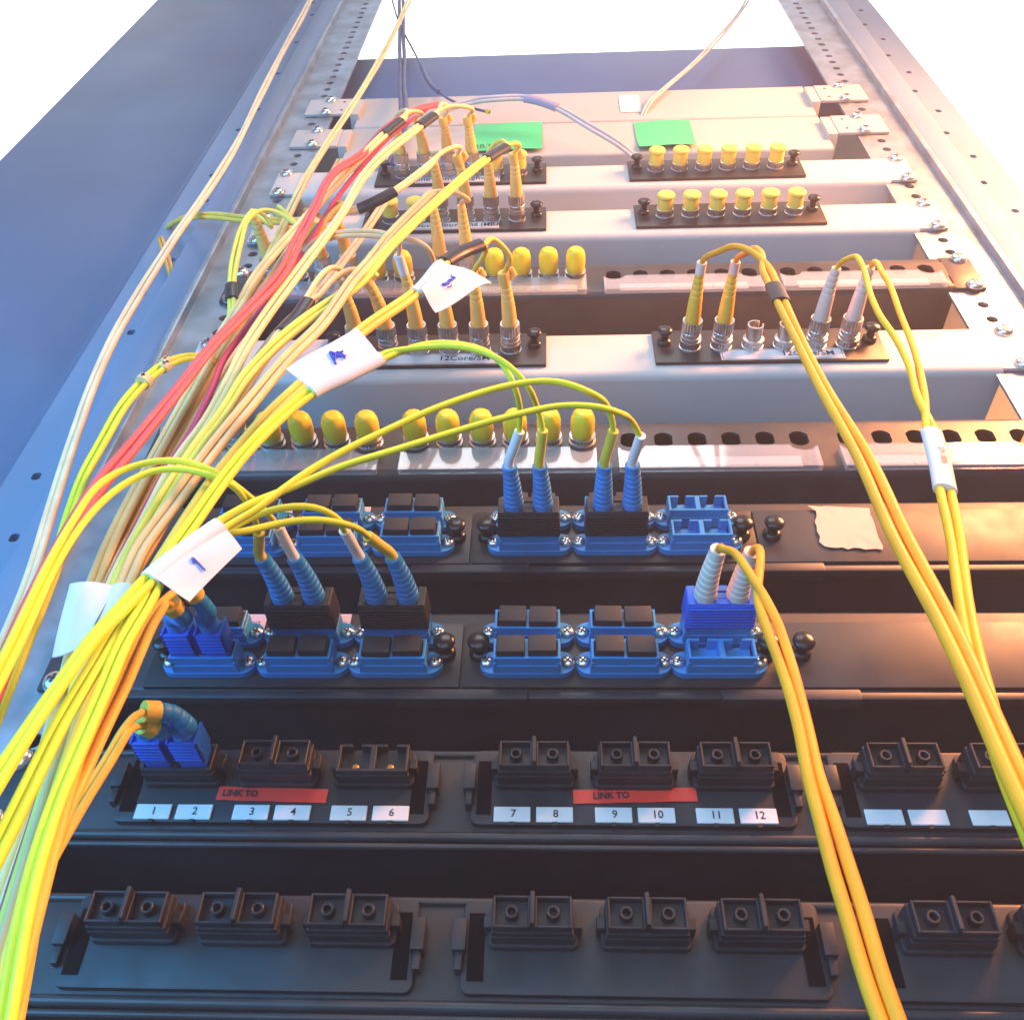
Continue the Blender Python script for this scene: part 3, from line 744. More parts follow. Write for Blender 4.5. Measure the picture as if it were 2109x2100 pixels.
def plug(end, add):
    """builds the plug at a socket; returns the points where the cable leaves it"""
    kind, key = end[0], end[1]
    p = PORT[key]; opt = end[2] if len(end) > 2 else {}
    out = Vector((0, -1, 0))
    if kind == 'st':
        dx, dz = opt.get('lean', (0, 0)); L = opt.get('len', 52); bm = opt.get('boot', 'boot')
        b = B(); b.v = []; me = ME['st_nut']
        base = p
        b.add([(v.co * 1000 + base) for v in me.vertices], [tuple(f.vertices) for f in me.polygons]); add('coupling_nut', b, 'nickel', 30)
        ax = [base + out * (14.5 + (L - 14.5) * t) + Vector((dx * t * t, 0, dz * t * t)) for t in [i / 8 for i in range(9)]]
        bb = B()
        half = [ax[i] for i in range(5)]
        bb.sweep(half, [4.3, 4.25, 4.1, 3.9, 3.7], n=18)
        ribs(bb, ax[4:], 3.65, 2.5, 5, .35); add('boot', bb, bm, 35)
        d = (ax[-1] - ax[-2]).normalized(); e = ax[-1]
        if opt.get('tip'):
            add('sleeve', B().sweep([e - d * 1.5, e + d * opt.get('tiplen', 5)], 2.7, n=14), opt['tip']); e = e + d * opt.get('tiplen', 5)
        if opt.get('knot'):
            add('cable_marker', B().sweep([e - d * 5, e - d * 1, e + d * 1.5], [3.6, 4.1, 3.4], 3.0, n=9).sweep([e + Vector((2.5, 0, 1)) - d * 3, e + Vector((5, -1, 2)) - d * 2, e + Vector((4.4, -1, 2)) + d * 2], [1.8, 2.2, 1.2], n=8), 'boot')
        return [e - d * 3, e + d * 2]
    if kind == 'duplex':                                  # black (or blue) shell already placed; one boot
        s = opt['s']; dx, dz = opt.get('lean', (0, 0)); L = opt.get('len', 24); y0 = opt.get('y0', 25.5)
        base = p + Vector((s * 6.35, -y0, 0))
        ax = [base + out * (L * t) + Vector((dx * t * t, 0, dz * t * t)) for t in [i / 8 for i in range(9)]]
        bb = B(); ribs(bb, ax, opt.get('r0', 4.7), opt.get('r1', 3.1), 9, .45); add('boot', bb, opt.get('boot', 'boot_b'), 35)
        d = (ax[-1] - ax[-2]).normalized(); e = ax[-1]
        bb = B().sweep([e - d * .5, e + d * .8], 3.2, n=16); add('boot_rim', bb, opt.get('boot', 'boot_b'), 35)
        if opt.get('sleeve'):
            tgt = at(*opt['to']); q = [e - d * 2, e + d * 3, (e + d * 3).lerp(tgt, .5), tgt]
            q = crom(q, 2); add('sleeve', B().sweep(q, 2.15, n=14), opt['sleeve']); dd = (q[-1] - q[-2]).normalized()
            return [q[-1] - dd * 4, q[-1]]
        return [e - d * 4, e + d * 2]
    if kind == 'sc':                                      # simplex bright blue plug with a bending boot
        s = opt['s']; base = p + Vector((s * 6.5, 0, 0))
        y0 = opt.get('y0', 9)
        b = B().box(base.x - 4.7, base.x + 4.7, base.y - y0, base.y - y0 - 17, base.z - 4, base.z + 4)
        b.box(base.x - 5.5, base.x + 5.5, base.y - y0 - 6, base.y - y0 - 18, base.z - 4.6, base.z - 3.6).box(base.x - 5.5, base.x - 4.6, base.y - y0 - 6, base.y - y0 - 18.5, base.z - 4.6, base.z + 4.4).box(base.x + 4.6, base.x + 5.5, base.y - y0 - 6, base.y - y0 - 18.5, base.z - 4.6, base.z + 4.4)
        for i in range(5): b.box(base.x - 4.9, base.x + 4.9, base.y - y0 - 7 - i * 2, base.y - y0 - 7.9 - i * 2, base.z - 4.95, base.z - 4.2)
        add('plug_body', b, 'vblue', 30, .25)
        q = crom([base + out * (y0 + 13), base + out * (y0 + 24)] + [at(*c) for c in opt['bend']], 1.5)
        bb = B(); ribs(bb, q, 4.0, 2.9, 12, .3); add('boot', bb, opt.get('boot', 'boot_b'), 35)
        d = (q[-1] - q[-2]).normalized()
        add('cable_marker', B().sweep([q[-1] - d * 3.5, q[-1] + d * 1.5], 3.7, n=12), 'marker_y')
        return [q[-1] - d * 3, q[-1] + d * 1]
def decorate(e, root, root_p, tr, S, r, n, add):
    kind = e[0]
    if kind == 'tape':                                    # (u0,v0),(u1,v1)
        i, j = sorted((nearest(tr, *e[1]), nearest(tr, *e[2]))); j = max(j, i + 1)
        add('tape_wrap', B().sweep(tr[i:j + 1], n * r + .9, r + 1.0, [S[k][0] for k in range(i, j + 1)], 18), e[3] if len(e) > 3 else 'tape', 60)
    if kind == 'wrap':
        i, j = sorted((nearest(tr, *e[1]), nearest(tr, *e[2])))
        ks = list(range(i, j + 1))
        ps = [tr[k] - S[k][0] * 3 for k in ks]
        add('paper_wrap', B().sweep(ps, [e[3] * (1 + .12 * math.sin(k * .7)) for k in range(len(ks))], [e[4] * (1 + .15 * math.sin(k * .9 + 1)) for k in range(len(ks))], [S[k][0] for k in ks], 28, cap=False), 'paper', 60)
    if kind == 'print':
        i, j = sorted((nearest(tr, *e[1]), nearest(tr, *e[2]))); k = (i + j) // 2
        d = (tr[j] - tr[i]).normalized(); a, nn = S[k]
        me = text_mesh(e[3], 3.0); o = obj('lettering', me, M['ink'], root, tr[k] + nn * (r + 1.0) - root_p)
        z = nn; x = d; y = z.cross(x)
        o.rotation_euler = Matrix((x, y, z)).transposed().to_euler()
    if kind == 'marker':
        i = nearest(tr, *e[1]); j = min(len(tr) - 1, i + 2); off = e[2]
        ps = [tr[k] + S[k][0] * off for k in (i, j)]
        d = (ps[1] - ps[0]).normalized(); ps = [ps[0] - d * 1.2, ps[0] + d * 2.6]
        add('cable_marker', B().sweep(ps, e[4] if len(e) > 4 else r + 1.1, n=12), 'marker', 60)
        a, nn = S[i]; c = ps[0].lerp(ps[1], .5) + nn * ((e[4] if len(e) > 4 else r + 1.1) + .12)
        stroke_set(root, root_p, c, a, d, 2.4, GLYPH[e[3]], 'ink', .22)
    if kind == 'flag':                                    # (u0,v0),(u1,v1), sign, height list, strokes
        i, j = sorted((nearest(tr, *e[1]), nearest(tr, *e[2]))); sg, h0, h1 = e[3], e[4], e[5]
        ks = list(range(i, j + 1)); b = B()
        add('tag_wrap', B().sweep([tr[k] for k in ks], n * r + .7, r + .7, [S[k][0] for k in ks], 18), 'paper', 60)
        m = 8; vs = []; fs = []; G = []
        for a, k in enumerate(ks):
            t = a / (len(ks) - 1); s, nn = S[k]; h = h0 + (h1 - h0) * t; row = []
            tt = (tr[min(k + 1, len(tr) - 1)] - tr[max(k - 1, 0)]).normalized()
            for q in range(m + 1):
                f = q / m
                row.append(tr[k] + s * sg * (n * r * .6 + h * f) + nn * (r * .6 * (1 - f) + math.sin(f * 2.6 + t * 2) * 1.3 * e[6]) - tt * (e[7] * f))
            G.append(row)
        for lay in (0, 1):
            base = len(vs)
            for a, row in enumerate(G):
                for q, x in enumerate(row): vs.append(x - S[ks[a]][1] * (.25 * lay))
            for a in range(len(G) - 1):
                for q in range(m):
                    k0 = base + a * (m + 1) + q; fs.append((k0, k0 + 1, k0 + m + 2, k0 + m + 1))
        add('paper_flag', b.add(vs, fs), 'paper', 60)
        mid = len(G) // 2; c = G[mid][m // 2] + S[ks[mid]][1] * .35
        ax = (G[-1][m // 2] - G[0][m // 2]).normalized(); ay = (G[mid][m] - G[mid][0]).normalized()
        if e[8]:
            for st, ox in e[8]:
                stroke_set(root, root_p, c + ax * ox, ax * e[9], ay * e[10], e[11], GLYPH[st], 'bink', .3)
GLYPH = {
 'A': [[(-.5, -.6), (-.42, .1), (-.25, .6), (.1, .1), (.35, -.55)], [(-.5, -.1), (.1, .05), (.6, .15)], [(-.3, .55), (-.35, -.1), (.25, .1), (-.2, .3), (.1, -.1), (.55, -.35)], [(-.55, -.55), (-.2, .45), (.4, -.4), (-.05, .2), (.6, .1)], [(-.4, -.3), (.2, .3), (.45, -.2)]],
 '1': [[(-.15, .25), (.05, .6), (.05, -.6)]],
 '2': [[(-.3, .4), (0, .6), (.3, .35), (-.3, -.5), (.35, -.5)]],
 '4': [[(.1, .6), (-.3, -.1), (.4, -.1)], [(.1, .25), (.1, -.6)]],
 'w': [[(-2.2, .1), (-1.9, .5), (-1.6, .1), (-1.9, -.2), (-2.1, .1)], [(-1.3, .3), (-1.2, -.3), (-.8, -.3), (-.7, .3)], [(-.3, -.3), (-.2, .3), (.2, .2), (.3, -.3)], [(.8, -.3), (.9, .3), (1.3, .3), (1.4, -.3)], [(1.2, .6), (1.5, .8)], [(-2, -.7), (-1.4, -1), (-.8, -.8)]],
}
def stroke_set(root, root_p, c, ax, ay, size, strokes, m, r):
    b = B()
    for s in strokes:
        P = [c + ax * (x * size) + ay * (y * size) for x, y in s]
        P = crom(P, .4) if len(P) > 2 else P
        b.sweep(P, r, n=6)
    obj('handwriting', b.mesh('handwriting', 60, org=root_p), M[m], root)
def shells(cordroot, key, m='rubber', me='shell'):
    p = PORT[key]; rp = Vector((cordroot.location.x * 1000, cordroot.location.y * 1000, cordroot.location.z * 1000 - Z0))
    o = obj('connector_shell', ME[me], M[m], cordroot, p - rp)
    obj('shell_face', ME['shell_face'], M[m], o)
ST = lambda row, side, i, **k: ('st', (row, side, i), k)
DX = lambda row, pl, c, r, s, **k: ('duplex', (row, pl, c, r), dict(s=s, **k))

M['violet'] = mat('violet_grey_sleeve', (.3, .28, .42), .45, var=.05, vscale=60)
G_ = 'duplex cords gathered in the bundle beside the rail'
# cords from the upper white panel
cord('pale yellow twin cable from the top white panel, black tape beside the red cable', CV(M['pale']),
     [(ST('W1', 'a', 0, len=42, lean=(-1, 0)), [(836, 226, -58)]), (ST('W1', 'a', 1, len=42, lean=(-3, 0)), [(872, 234, -55), (850, 228, -60)])],
     [(826, 249, -62), (792, 277, -62), (712, 358, -60), (634, 444, -60), (566, 519, -61), (525, 570, -62), (488, 638, -64), (450, 700, -68), (410, 775, -72), (345, 890, -77), (290, 990, -82), (235, 1100, -86), (200, 1190, -88), (150, 1310, -92), (90, 1450, -97), (20, 1640, -102), (-80, 1900, -108)],
     1.4, extras=[('tape', (826, 249), (792, 277))])
cord('pale yellow twin cable with black tape from two knotted boots near green note', CV(M['pale']),
     [(ST('W1', 'a', 2, len=42, lean=(-1, 0), knot=1), [(927, 222, -54), (912, 213, -60)]), (ST('W1', 'a', 3, len=42, lean=(-1, 0), knot=1), [(976, 227, -54), (958, 219, -61), (925, 219, -63)])],
     [(894, 238, -63), (865, 259, -64), (764, 345, -68), (699, 449, -72), (634, 534, -75), (566, 625, -78), (504, 721, -82), (473, 786, -85), (416, 885, -90), (364, 955, -93), (299, 1082, -97), (242, 1191, -100), (190, 1310, -103), (120, 1460, -108), (60, 1640, -112), (-60, 1960, -118)],
     1.45, extras=[('tape', (894, 238), (865, 259))])
cord('yellow twin cable with long black tape beside the knob of the MBA panel', CV(M['pale']),
     [(ST('W2', 'a', 2, len=45.5, lean=(-2, 0)), [(910, 312, -58), (900, 325, -62)]), (ST('W2', 'a', 3, len=45.5, lean=(-3, 0), knot=1), [(950, 303, -58), (925, 306, -62)])],
     [(880, 345, -62), (813, 394, -58), (738, 431, -52), (700, 440, -48), (660, 455, -46), (610, 500, -50), (560, 570, -55), (500, 660, -58), (440, 760, -64), (380, 870, -70), (320, 980, -76), (265, 1090, -80), (222, 1190, -84), (170, 1310, -88), (110, 1450, -93), (40, 1640, -98), (-70, 1900, -104)],
     1.4, extras=[('tape', (813, 394), (738, 431))])
cord('lemon twin cable with black tape from the MBA panel boots nearest the knob', CV(M['lemon']),
     [(ST('W2', 'a', 4, len=45.5, lean=(-1, 0)), [(1024, 292, -58), (1036, 290, -62)]), (ST('W2', 'a', 5, len=45.5, lean=(-1, 0), knot=1), [(1072, 299, -58), (1060, 294, -63)])],
     [(1042, 303, -64), (1003, 327, -68), (935, 384, -74), (800, 511, -81), (738, 583, -83), (647, 646, -86), (582, 698, -87), (504, 781, -90), (465, 846, -93), (405, 921, -97), (276, 1129, -103), (247, 1200, -105), (195, 1310, -108), (130, 1450, -112), (70, 1640, -116), (-40, 1980, -122)],
     1.45, extras=[('tape', (1042, 303), (1003, 327))])
# upper black panel
c5 = cord('beige twin cable from the coral-label panel with a big blank paper flag', CV(M['tan']),
     [(('st', ('K1', 1, 0), dict(len=50, lean=(-1, 0))), [(912, 396, -64)]), (('st', ('K1', 1, 1), dict(len=50, lean=(-1, 0))), [(966, 412, -62), (942, 396, -67)])],
     [(890, 398, -69), (800, 490, -77), (764, 535, -81), (725, 578, -85), (660, 669, -89), (595, 734, -93), (512, 835, -97), (426, 942, -100), (351, 1046, -103), (286, 1134, -106), (255, 1210, -108), (205, 1310, -110), (150, 1430, -113), (90, 1620, -117), (-10, 2000, -124)],
     1.5, extras=[('flag', (256, 1206), (205, 1345), 1, 15, 12, 1.4, 3, [], -1, 1, 5.0)])
cord('amber twin cable from leaning ochre boots, running under the pink cable', CV(M['amber']),
     [(('st', ('K1', 0, 3), dict(len=50, lean=(-5, 0))), [(708, 420, -62), (690, 430, -62)]), (('st', ('K1', 0, 2), dict(len=47, lean=(-4, 0))), [(666, 455, -58)])],
     [(655, 470, -60), (600, 540, -58), (540, 620, -58), (480, 710, -62), (420, 810, -68), (350, 930, -74), (290, 1040, -80), (235, 1150, -84), (190, 1240, -88), (120, 1400, -94), (40, 1600, -100), (-80, 1880, -106)], 1.4)
cord('lemon twin cable looping over the rail screws with a narrow black tape band', M['lemon'],
     [(('st', ('K1', 0, 1), dict(len=50, lean=(-3, 0))), [(610, 462, -60), (570, 434, -64), (540, 431, -66), (512, 452, -66)]), (('st', ('K1', 0, 0), dict(len=48, lean=(-3, 0))), [(560, 468, -58), (545, 442, -62), (525, 432, -64), (505, 452, -66)])],
     [(497, 480, -66), (481, 545, -66), (476, 600, -66), (478, 650, -63), (470, 690, -58), (440, 760, -56), (380, 880, -62)], 1.25, extras=[('tape', (477, 588), (477, 615))])
# white panel with 12Core labels
cord('golden twin cable with black tape and a curled handwritten paper flag', CV(M['yellow']),
     [(ST('W3', 'a', 5, len=49, lean=(-2, 0), knot=1), [(1055, 535, -62), (1034, 506, -70), (1012, 488, -74)]), (ST('W3', 'a', 4, len=49, lean=(-1, 0), knot=1), [(998, 528, -64), (1004, 503, -72)])],
     [(992, 504, -76), (950, 520, -78), (910, 545, -82), (863, 599, -86), (738, 687, -92), (623, 791, -96), (561, 848, -98), (512, 903, -100), (439, 994, -103), (338, 1150, -107), (307, 1200, -109), (260, 1300, -111), (205, 1420, -114), (150, 1540, -118), (90, 1740, -124), (10, 2080, -130)],
     1.5, extras=[('tape', (990, 505), (918, 538)), ('flag', (912, 543), (858, 604), -1, 26, 11, 2.2, -4, [('w', 0)], -1, -1, 2.6)])
cord('yellow twin cable with white sleeves arching off the 12Core/SM panel', CV(M['tan']),
     [(ST('W3', 'a', 3, len=44, lean=(-2, 0), tip='w_sleeve', tiplen=11), [(880, 508, -72), (840, 492, -73)]), (ST('W3', 'a', 2, len=52, lean=(-3, 0), tip='w_sleeve', tiplen=10), [(828, 501, -72), (812, 490, -73)])],
     [(795, 484, -72), (725, 481, -72), (665, 490, -69), (634, 514, -65), (600, 565, -62), (540, 650, -62), (470, 760, -66), (400, 880, -72), (330, 1000, -78), (262, 1120, -83), (210, 1220, -88), (140, 1360, -93), (60, 1570, -99), (-70, 1880, -106)], 1.3)
cord('yellow twin cable with a slanting black tape sleeve over the coral labels', CV(M['pale']),
     [(ST('W3', 'a', 1, len=50, lean=(-7, 0), knot=1), [(751, 558, -64), (725, 553, -69), (686, 575, -73), (655, 612, -75)]), (ST('W3', 'a', 0, len=44, lean=(-3, 0)), [(714, 572, -62), (704, 555, -67), (686, 549, -71), (660, 568, -74)])],
     [(640, 612, -76), (613, 651, -76), (582, 684, -78), (550, 730, -80), (480, 830, -85), (430, 905, -88), (350, 1040, -93), (280, 1150, -97), (235, 1230, -99), (190, 1330, -102), (120, 1470, -106), (50, 1660, -110), (-60, 1950, -116)], 1.4, extras=[('tape', (634, 622), (582, 684))])
# cables of the lower black panel stub plugs
cord('amber twin cable with short boots behind the bundle at the clear strips', CV(M['amber']),
     [(('st', ('K2', 0, 1), dict(len=34, lean=(-3, 0))), [(505, 860, -52), (480, 870, -60)]), (('st', ('K2', 0, 0), dict(len=34, lean=(-3, 0))), [(455, 880, -52)])],
     [(440, 900, -66), (390, 980, -72), (320, 1100, -80), (250, 1220, -86), (170, 1380, -92), (70, 1600, -98), (-60, 1900, -104)], 1.3)
# cables that pass through
cord('pale yellow twin cable hanging from above along the tray brackets', CV(M['pale']), [(None, []), (None, [])],
     [(960, -260, -6), (870, -60, -12), (800, 90, -20), (735, 203, -25), (673, 298, -32), (629, 371, -40), (587, 457, -46), (561, 514, -50), (527, 579, -54), (499, 630, -56), (465, 690, -58), (437, 730, -62), (385, 820, -66), (312, 955, -74), (250, 1080, -80), (200, 1190, -84), (140, 1320, -90), (50, 1540, -96), (-80, 1860, -102)], 1.35)
cord('tan twin cable deep in the bundle under the single red cable', CV(M['tan']), [(None, []), (None, [])],
     [(700, 330, -20), (640, 440, -36), (585, 540, -44), (520, 650, -52), (455, 770, -60), (385, 900, -68), (322, 1020, -76), (268, 1120, -84), (226, 1210, -90), (180, 1320, -95), (120, 1460, -100), (50, 1650, -106), (-60, 1950, -112)], 1.4)
cord('cream twin cable deep in the bundle beside the lemon cable', CV(M['cream']), [(None, []), (None, [])],
     [(790, 420, -30), (720, 520, -50), (650, 610, -62), (570, 690, -70), (490, 800, -77), (420, 910, -83), (350, 1030, -90), (290, 1130, -95), (245, 1210, -98), (200, 1320, -102), (140, 1460, -106), (70, 1650, -112), (-50, 1960, -118)], 1.4)
cord('pink twin cable crossing in front of the yellow bundle', M['pink'], [(None, []), (None, [])],
     [(905, 215, -40), (860, 225, -48), (800, 262, -56), (748, 316, -62), (686, 358, -68), (647, 431, -73), (613, 496, -76), (582, 562, -79), (504, 645, -84), (434, 716, -87), (390, 773, -88), (338, 838, -90), (255, 939, -93), (200, 1004, -96), (150, 1085, -100), (90, 1190, -106), (20, 1340, -112), (-80, 1600, -118)], 1.45, twist=.12)
cord('single deep red cable between the amber and yellow cables', CV(M['magenta']), [(None, [])],
     [(880, 224, -34), (800, 285, -48), (700, 400, -58), (630, 510, -64), (561, 604, -70), (504, 682, -76), (460, 742, -80), (439, 800, -83), (390, 898, -87), (338, 976, -90), (296, 1056, -94), (226, 1199, -98), (180, 1310, -102), (120, 1450, -108), (50, 1640, -112), (-60, 1940, -118)], 1.5)
cord('cream twin cable running down the grey cabinet post', M['cream'], [(None, []), (None, [])],
     [(760, -260, -4), (660, -40, -8), (560, 150, -12), (480, 310, -20), (423, 400, -25), (351, 500, -30), (312, 565, -34), (234, 697, -42), (182, 812, -50), (150, 910, -55), (110, 1040, -60), (60, 1200, -66), (-60, 1480, -74)], 1.5)
cord('yellow twin cable lying level across the cabinet post and rail', M['yellow'], [(None, []), (None, [])],
     [(340, 470, 14), (372, 452, -6), (400, 446, -16), (440, 444, -26), (504, 451, -36), (560, 455, -42), (618, 458, -48), (665, 472, -50)], 1.4)
cord('yellow twin cable with peach number markers in front of the post', M['lime'], [(None, []), (None, [])],
     [(450, 746, -62), (411, 735, -70), (379, 736, -76), (338, 752, -80), (299, 783, -82), (255, 833, -84), (216, 903, -87), (174, 981, -90), (145, 1060, -94), (110, 1170, -100), (40, 1340, -106), (-70, 1620, -112)], 1.2, gap=1.15,
     extras=[('marker', (352, 748), 1.3, '1'), ('marker', (333, 752), -1.3, '2'), ('marker', (303, 781), 0, '4', 3.3)])
cord('olive cable end dipping behind the grey post', M['amber'], [(None, []), (None, [])], [(330, 490, 2), (343, 530, 0), (353, 573, 4), (356, 600, 12)], 1.2)
# the far cords
r1 = cord('orange twin cable hanging from two orange boots with a black tie', M['orange'],
     [(ST('W3', 'b', 0, len=49, boot='boot_o', tip='boot_w', lean=(1, 0)), [(1478, 520, -68), (1508, 507, -76), (1545, 518, -82)]), (ST('W3', 'b', 1, len=49, boot='boot_o', tip='boot_w', lean=(1, 0)), [(1537, 522, -68), (1551, 510, -76), (1570, 522, -83)])],
     [(1580, 558, -89), (1600, 602, -94), (1638, 685, -102), (1692, 792, -110), (1780, 945, -122), (1850, 1100, -133), (1950, 1290, -145), (2010, 1420, -150), (2080, 1580, -155), (2180, 1790, -160)], 1.55, extras=[('tape', (1600, 590), (1617, 622))])
r2 = cord('golden twin cable from two cream boots with a printed white sleeve', M['gold'],
     [(ST('W3', 'b', 4, len=49, boot='boot_w', lean=(2, 0)), [(1755, 529, -66), (1764, 527, -70), (1781, 556, -76), (1794, 608, -82), (1812, 652, -87), (1840, 694, -92), (1872, 759, -99), (1890, 821, -104)]),
      (ST('W3', 'b', 5, len=49, boot='boot_w', lean=(2, 0)), [(1806, 542, -64), (1814, 558, -70), (1835, 592, -76), (1853, 639, -82), (1877, 699, -90), (1892, 751, -96), (1905, 821, -103)])],
     [(1916, 882, -108), (1935, 950, -113), (1952, 1040, -119), (1964, 1100, -123), (1985, 1230, -130), (2020, 1400, -138), (2070, 1580, -145), (2180, 1840, -152)], 1.35, extras=[('tape', (1917, 888), (1948, 1012), 'paper'), ('print', (1924, 905), (1946, 1000), 'S/N 0886')])
ME['shell_v'] = ME['shell'].copy(); ME['face_v'] = ME['shell_face'].copy()
ME['shell_v'].materials.clear(); ME['face_v'].materials.clear()
r3 = cord('thick golden twin cable with ribbed white boots in a blue twin plug', M['orange'],
     [(DX('P2', 1, 2, 0, -1, boot='boot_w', len=27.5, lean=(2, 0)), [(1492, 1133, -68), (1508, 1133, -74), (1529, 1158, -80), (1554, 1198, -86), (1573, 1228, -90)]),
      (DX('P2', 1, 2, 0, 1, boot='boot_w', len=26, lean=(2, 0)), [(1556, 1130, -66), (1563, 1126, -71), (1567, 1140, -76), (1565, 1181, -82), (1562, 1223, -87)])],
     [(1592, 1290, -97), (1628, 1400, -104), (1655, 1500, -110), (1675, 1590, -116), (1705, 1690, -122), (1730, 1780, -126), (1760, 1880, -130), (1800, 2020, -135), (1850, 2160, -138), (1900, 2290, -140)], 1.5)
def shell_of(c, key, m, a='shell', f='shell_face'):
    p = PORT[key]; rp = Vector((c.location.x * 1000, c.location.y * 1000, c.location.z * 1000 - Z0))
    o = obj('connector_shell', ME[a], M[m], c, p - rp); obj('shell_face', ME[f], M[m], o)
shell_of(r3, ('P2', 1, 2, 0), 'vblue', 'shell_v', 'face_v')
# lime cords with black twin plugs
c = cord('lime twin cable under the white paper flag marked with a blue A', M['lime'],
     [(DX('P1', 1, 0, 1, -1, sleeve='w_sleeve', to=(1070, 888, -71), lean=(-1, 0)), [(1070, 838, -84), (1055, 786, -99), (1034, 747, -103), (997, 721, -105), (943, 708, -106), (878, 708, -106)]),
      (DX('P1', 1, 0, 1, 1, sleeve='y_sleeve', to=(1118, 886, -71), lean=(-1, 0)), [(1104, 833, -84), (1086, 794, -98), (1060, 762, -103), (1020, 734, -106), (950, 713, -108), (880, 714, -108)])],
     [(800, 729, -108), (785, 737, -108), (715, 772, -109), (642, 807, -110), (530, 903, -112), (460, 986, -113), (390, 1087, -114), (346, 1149, -115), (307, 1238, -118), (255, 1326, -121), (229, 1394, -123), (180, 1510, -127), (120, 1650, -131), (60, 1840, -135), (0, 2150, -138)], 1.2,
     extras=[('flag', (642, 807), (783, 738), 1, 15, 13, .5, 1, [('A', -1)], -1, 1, 5.2)])
shell_of(c, ('P1', 1, 0, 1), 'rubber')
c = cord('lime twin cable sweeping over yellow caps, with a paper flag marked 1', M['lime'],
     [(DX('P1', 1, 1, 1, -1, sleeve='y_sleeve', to=(1264, 887, -71), lean=(0, 0)), [(1252, 838, -84), (1216, 809, -100), (1164, 788, -104), (1112, 784, -106), (1034, 796, -108), (904, 838, -110), (800, 885, -111), (700, 933, -112), (604, 992, -113)]),
      (DX('P1', 1, 1, 1, 1, sleeve='w_sleeve', to=(1320, 897, -71), lean=(-1, 0)), [(1302, 868, -77), (1270, 848, -96), (1242, 838, -100), (1164, 833, -103), (1060, 853, -106), (930, 890, -108), (800, 931, -110), (700, 962, -111), (604, 1004, -112)])],
     [(520, 1045, -114), (455, 1082, -115), (309, 1192, -119), (250, 1255, -122), (192, 1316, -125), (130, 1400, -128), (60, 1500, -132), (-80, 1720, -138)], 1.25,
     extras=[('flag', (452, 1084), (312, 1190), -1, 9, 12, .6, -1, [('1', 0)], -1, -1, 4.5)])
shell_of(c, ('P1', 1, 1, 1), 'rubber')
c = cord('lime twin cable arching to the black twin plug next to a black knob', M['lime'],
     [(DX('P2', 0, 2, 0, -1, sleeve='w_sleeve', to=(709, 1092, -71), lean=(-3, 0)), [(695, 1067, -92), (669, 1048, -98), (630, 1040, -102), (578, 1045, -105), (500, 1074, -108)]),
      (DX('P2', 0, 2, 0, 1, sleeve='y_sleeve', to=(758, 1104, -71), lean=(-3, 0)), [(721, 1081, -92), (656, 1069, -100), (578, 1077, -104), (500, 1097, -108)])],
     [(440, 1110, -111), (309, 1208, -115), (240, 1290, -119), (205, 1350, -122), (130, 1480, -126), (60, 1620, -130), (-80, 1900, -134)], 1.2)
shell_of(c, ('P2', 0, 2, 0), 'rubber')
c = cord('lime twin cable looping over the bundle to the plug beside bright blue plugs', M['lime'],
     [(DX('P2', 0, 1, 0, -1, sleeve='y_sleeve', to=(533, 1095, -71), lean=(-3, 0)), [(512, 1045, -92), (494, 1009, -100), (442, 981, -107), (377, 965, -109), (312, 968, -110), (247, 1001, -111), (190, 1055, -113), (151, 1108, -115), (105, 1190, -118), (40, 1330, -122), (-80, 1560, -126)]),
      (DX('P2', 0, 1, 0, 1, sleeve='w_sleeve', to=(572, 1084, -71), lean=(-3, 0)), [(540, 1045, -90), (499, 1009, -99), (442, 968, -106), (390, 949, -109), (325, 948, -110), (260, 965, -111), (208, 995, -113), (151, 1074, -116), (100, 1160, -119), (30, 1300, -123), (-80, 1520, -127)])], (), 1.15)
shell_of(c, ('P2', 0, 1, 0), 'rubber')
cord('golden twin cable with bright blue plugs just below the flag marked 1', M['yellow'],
     [(('sc', ('P2', 0, 0, 1), dict(s=-1, bend=[(378, 1272, -58), (352, 1245, -70)])), [(340, 1240, -78)]), (('sc', ('P2', 0, 0, 1), dict(s=1, bend=[(425, 1255, -56), (392, 1216, -70)])), [(372, 1212, -76), (350, 1225, -82)])],
     [(330, 1250, -88), (305, 1290, -93), (280, 1345, -97), (255, 1405, -101), (225, 1470, -104), (180, 1570, -108), (130, 1680, -112), (70, 1850, -118), (10, 2150, -124)], 1.35)
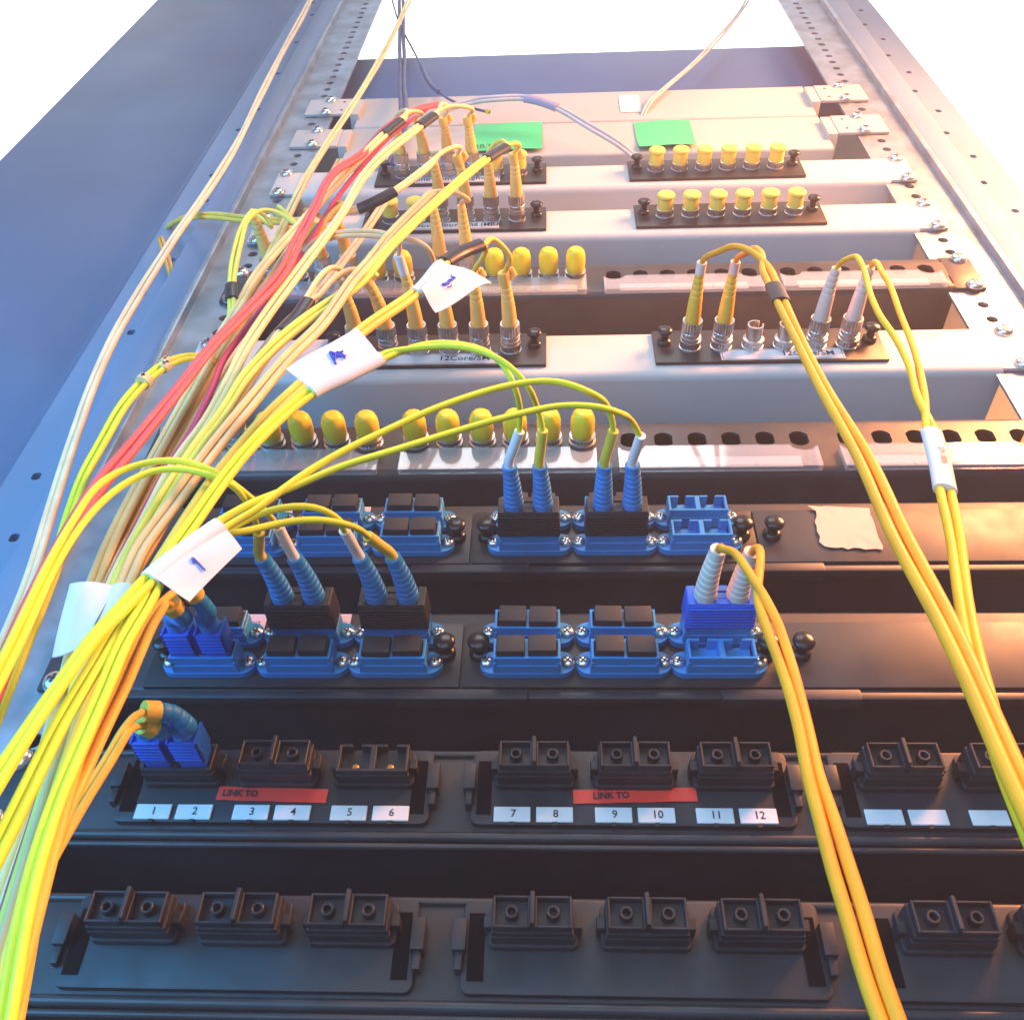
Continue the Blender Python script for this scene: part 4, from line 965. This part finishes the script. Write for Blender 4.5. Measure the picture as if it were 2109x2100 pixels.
cord('golden twin cable with bright blue plugs in the numbered socket panel', M['yellow'],
     [(('sc', ('L1', 0, 0), dict(s=-1, bend=[(335, 1506, -42), (300, 1492, -50)])), [(275, 1498, -56)]), (('sc', ('L1', 0, 0), dict(s=1, bend=[(385, 1494, -42), (350, 1468, -50), (305, 1465, -55)])), [(280, 1470, -60)])],
     [(255, 1510, -66), (220, 1570, -72), (150, 1680, -80), (80, 1800, -88), (0, 2000, -96), (-60, 2200, -100)], 1.3)
# cables at the top trays
cord('grey twin cable with a violet sleeve hanging over the beige trays', M['grey'], [(None, []), (None, [])],
     [(870, 262, -6), (912, 228, -14), (969, 210, -18), (1021, 204, -20), (1081, 203, -20), (1147, 222, -18), (1216, 262, -12), (1273, 297, -5), (1310, 325, 3)], 1.5, extras=[('tape', (1081, 203), (1147, 222), 'violet')])
cord('thick navy cable dropping in front of the upper beige tray', M['navy'], [(None, []), (None, [])], [(826, -200, 22), (827, 60, 18), (828, 110, 14), (829, 173, 2), (831, 225, -6), (826, 280, -8), (805, 340, 2)], 2.0)
cord('thin navy cable with a yellow tip on the upper beige tray', M['navy'], [(None, [])], [(760, -200, 26), (820, 40, 20), (860, 120, 12), (884, 170, 2), (904, 190, -4), (940, 212, -8), (1008, 231, -10)], 1.1, extras=[('tape', (868, 140), (904, 190), 'navy'), ('tape', (1005, 230), (1016, 232), 'cap')])
cord('thin grey cable crossing the upper beige tray above the blank note', M['grey'], [(None, []), (None, [])], [(1640, -200, 16), (1520, 30, 10), (1440, 120, 4), (1361, 190, 2), (1338, 212, 2), (1322, 236, 3), (1318, 262, 14)], 1.2)

# ------------------------------------------------------------------ added haze volume imitating the flare's veil over the panels
hb = B().box(-900, 900, 500, -700, -1750, 850)
hz = tag(obj('haze', hb.mesh('haze', 0)), kind='stuff')
hm = bpy.data.materials.new('haze'); hm.use_nodes = True; ht = hm.node_tree; ht.nodes.remove(ht.nodes['Principled BSDF'])
pv = ht.nodes.new('ShaderNodeVolumePrincipled'); pv.inputs['Color'].default_value = (.95, .95, .95, 1); pv.inputs['Density'].default_value = .14; pv.inputs['Anisotropy'].default_value = .3
ht.links.new(pv.outputs[0], ht.nodes['Material Output'].inputs['Volume']); hz.data.materials.append(hm)
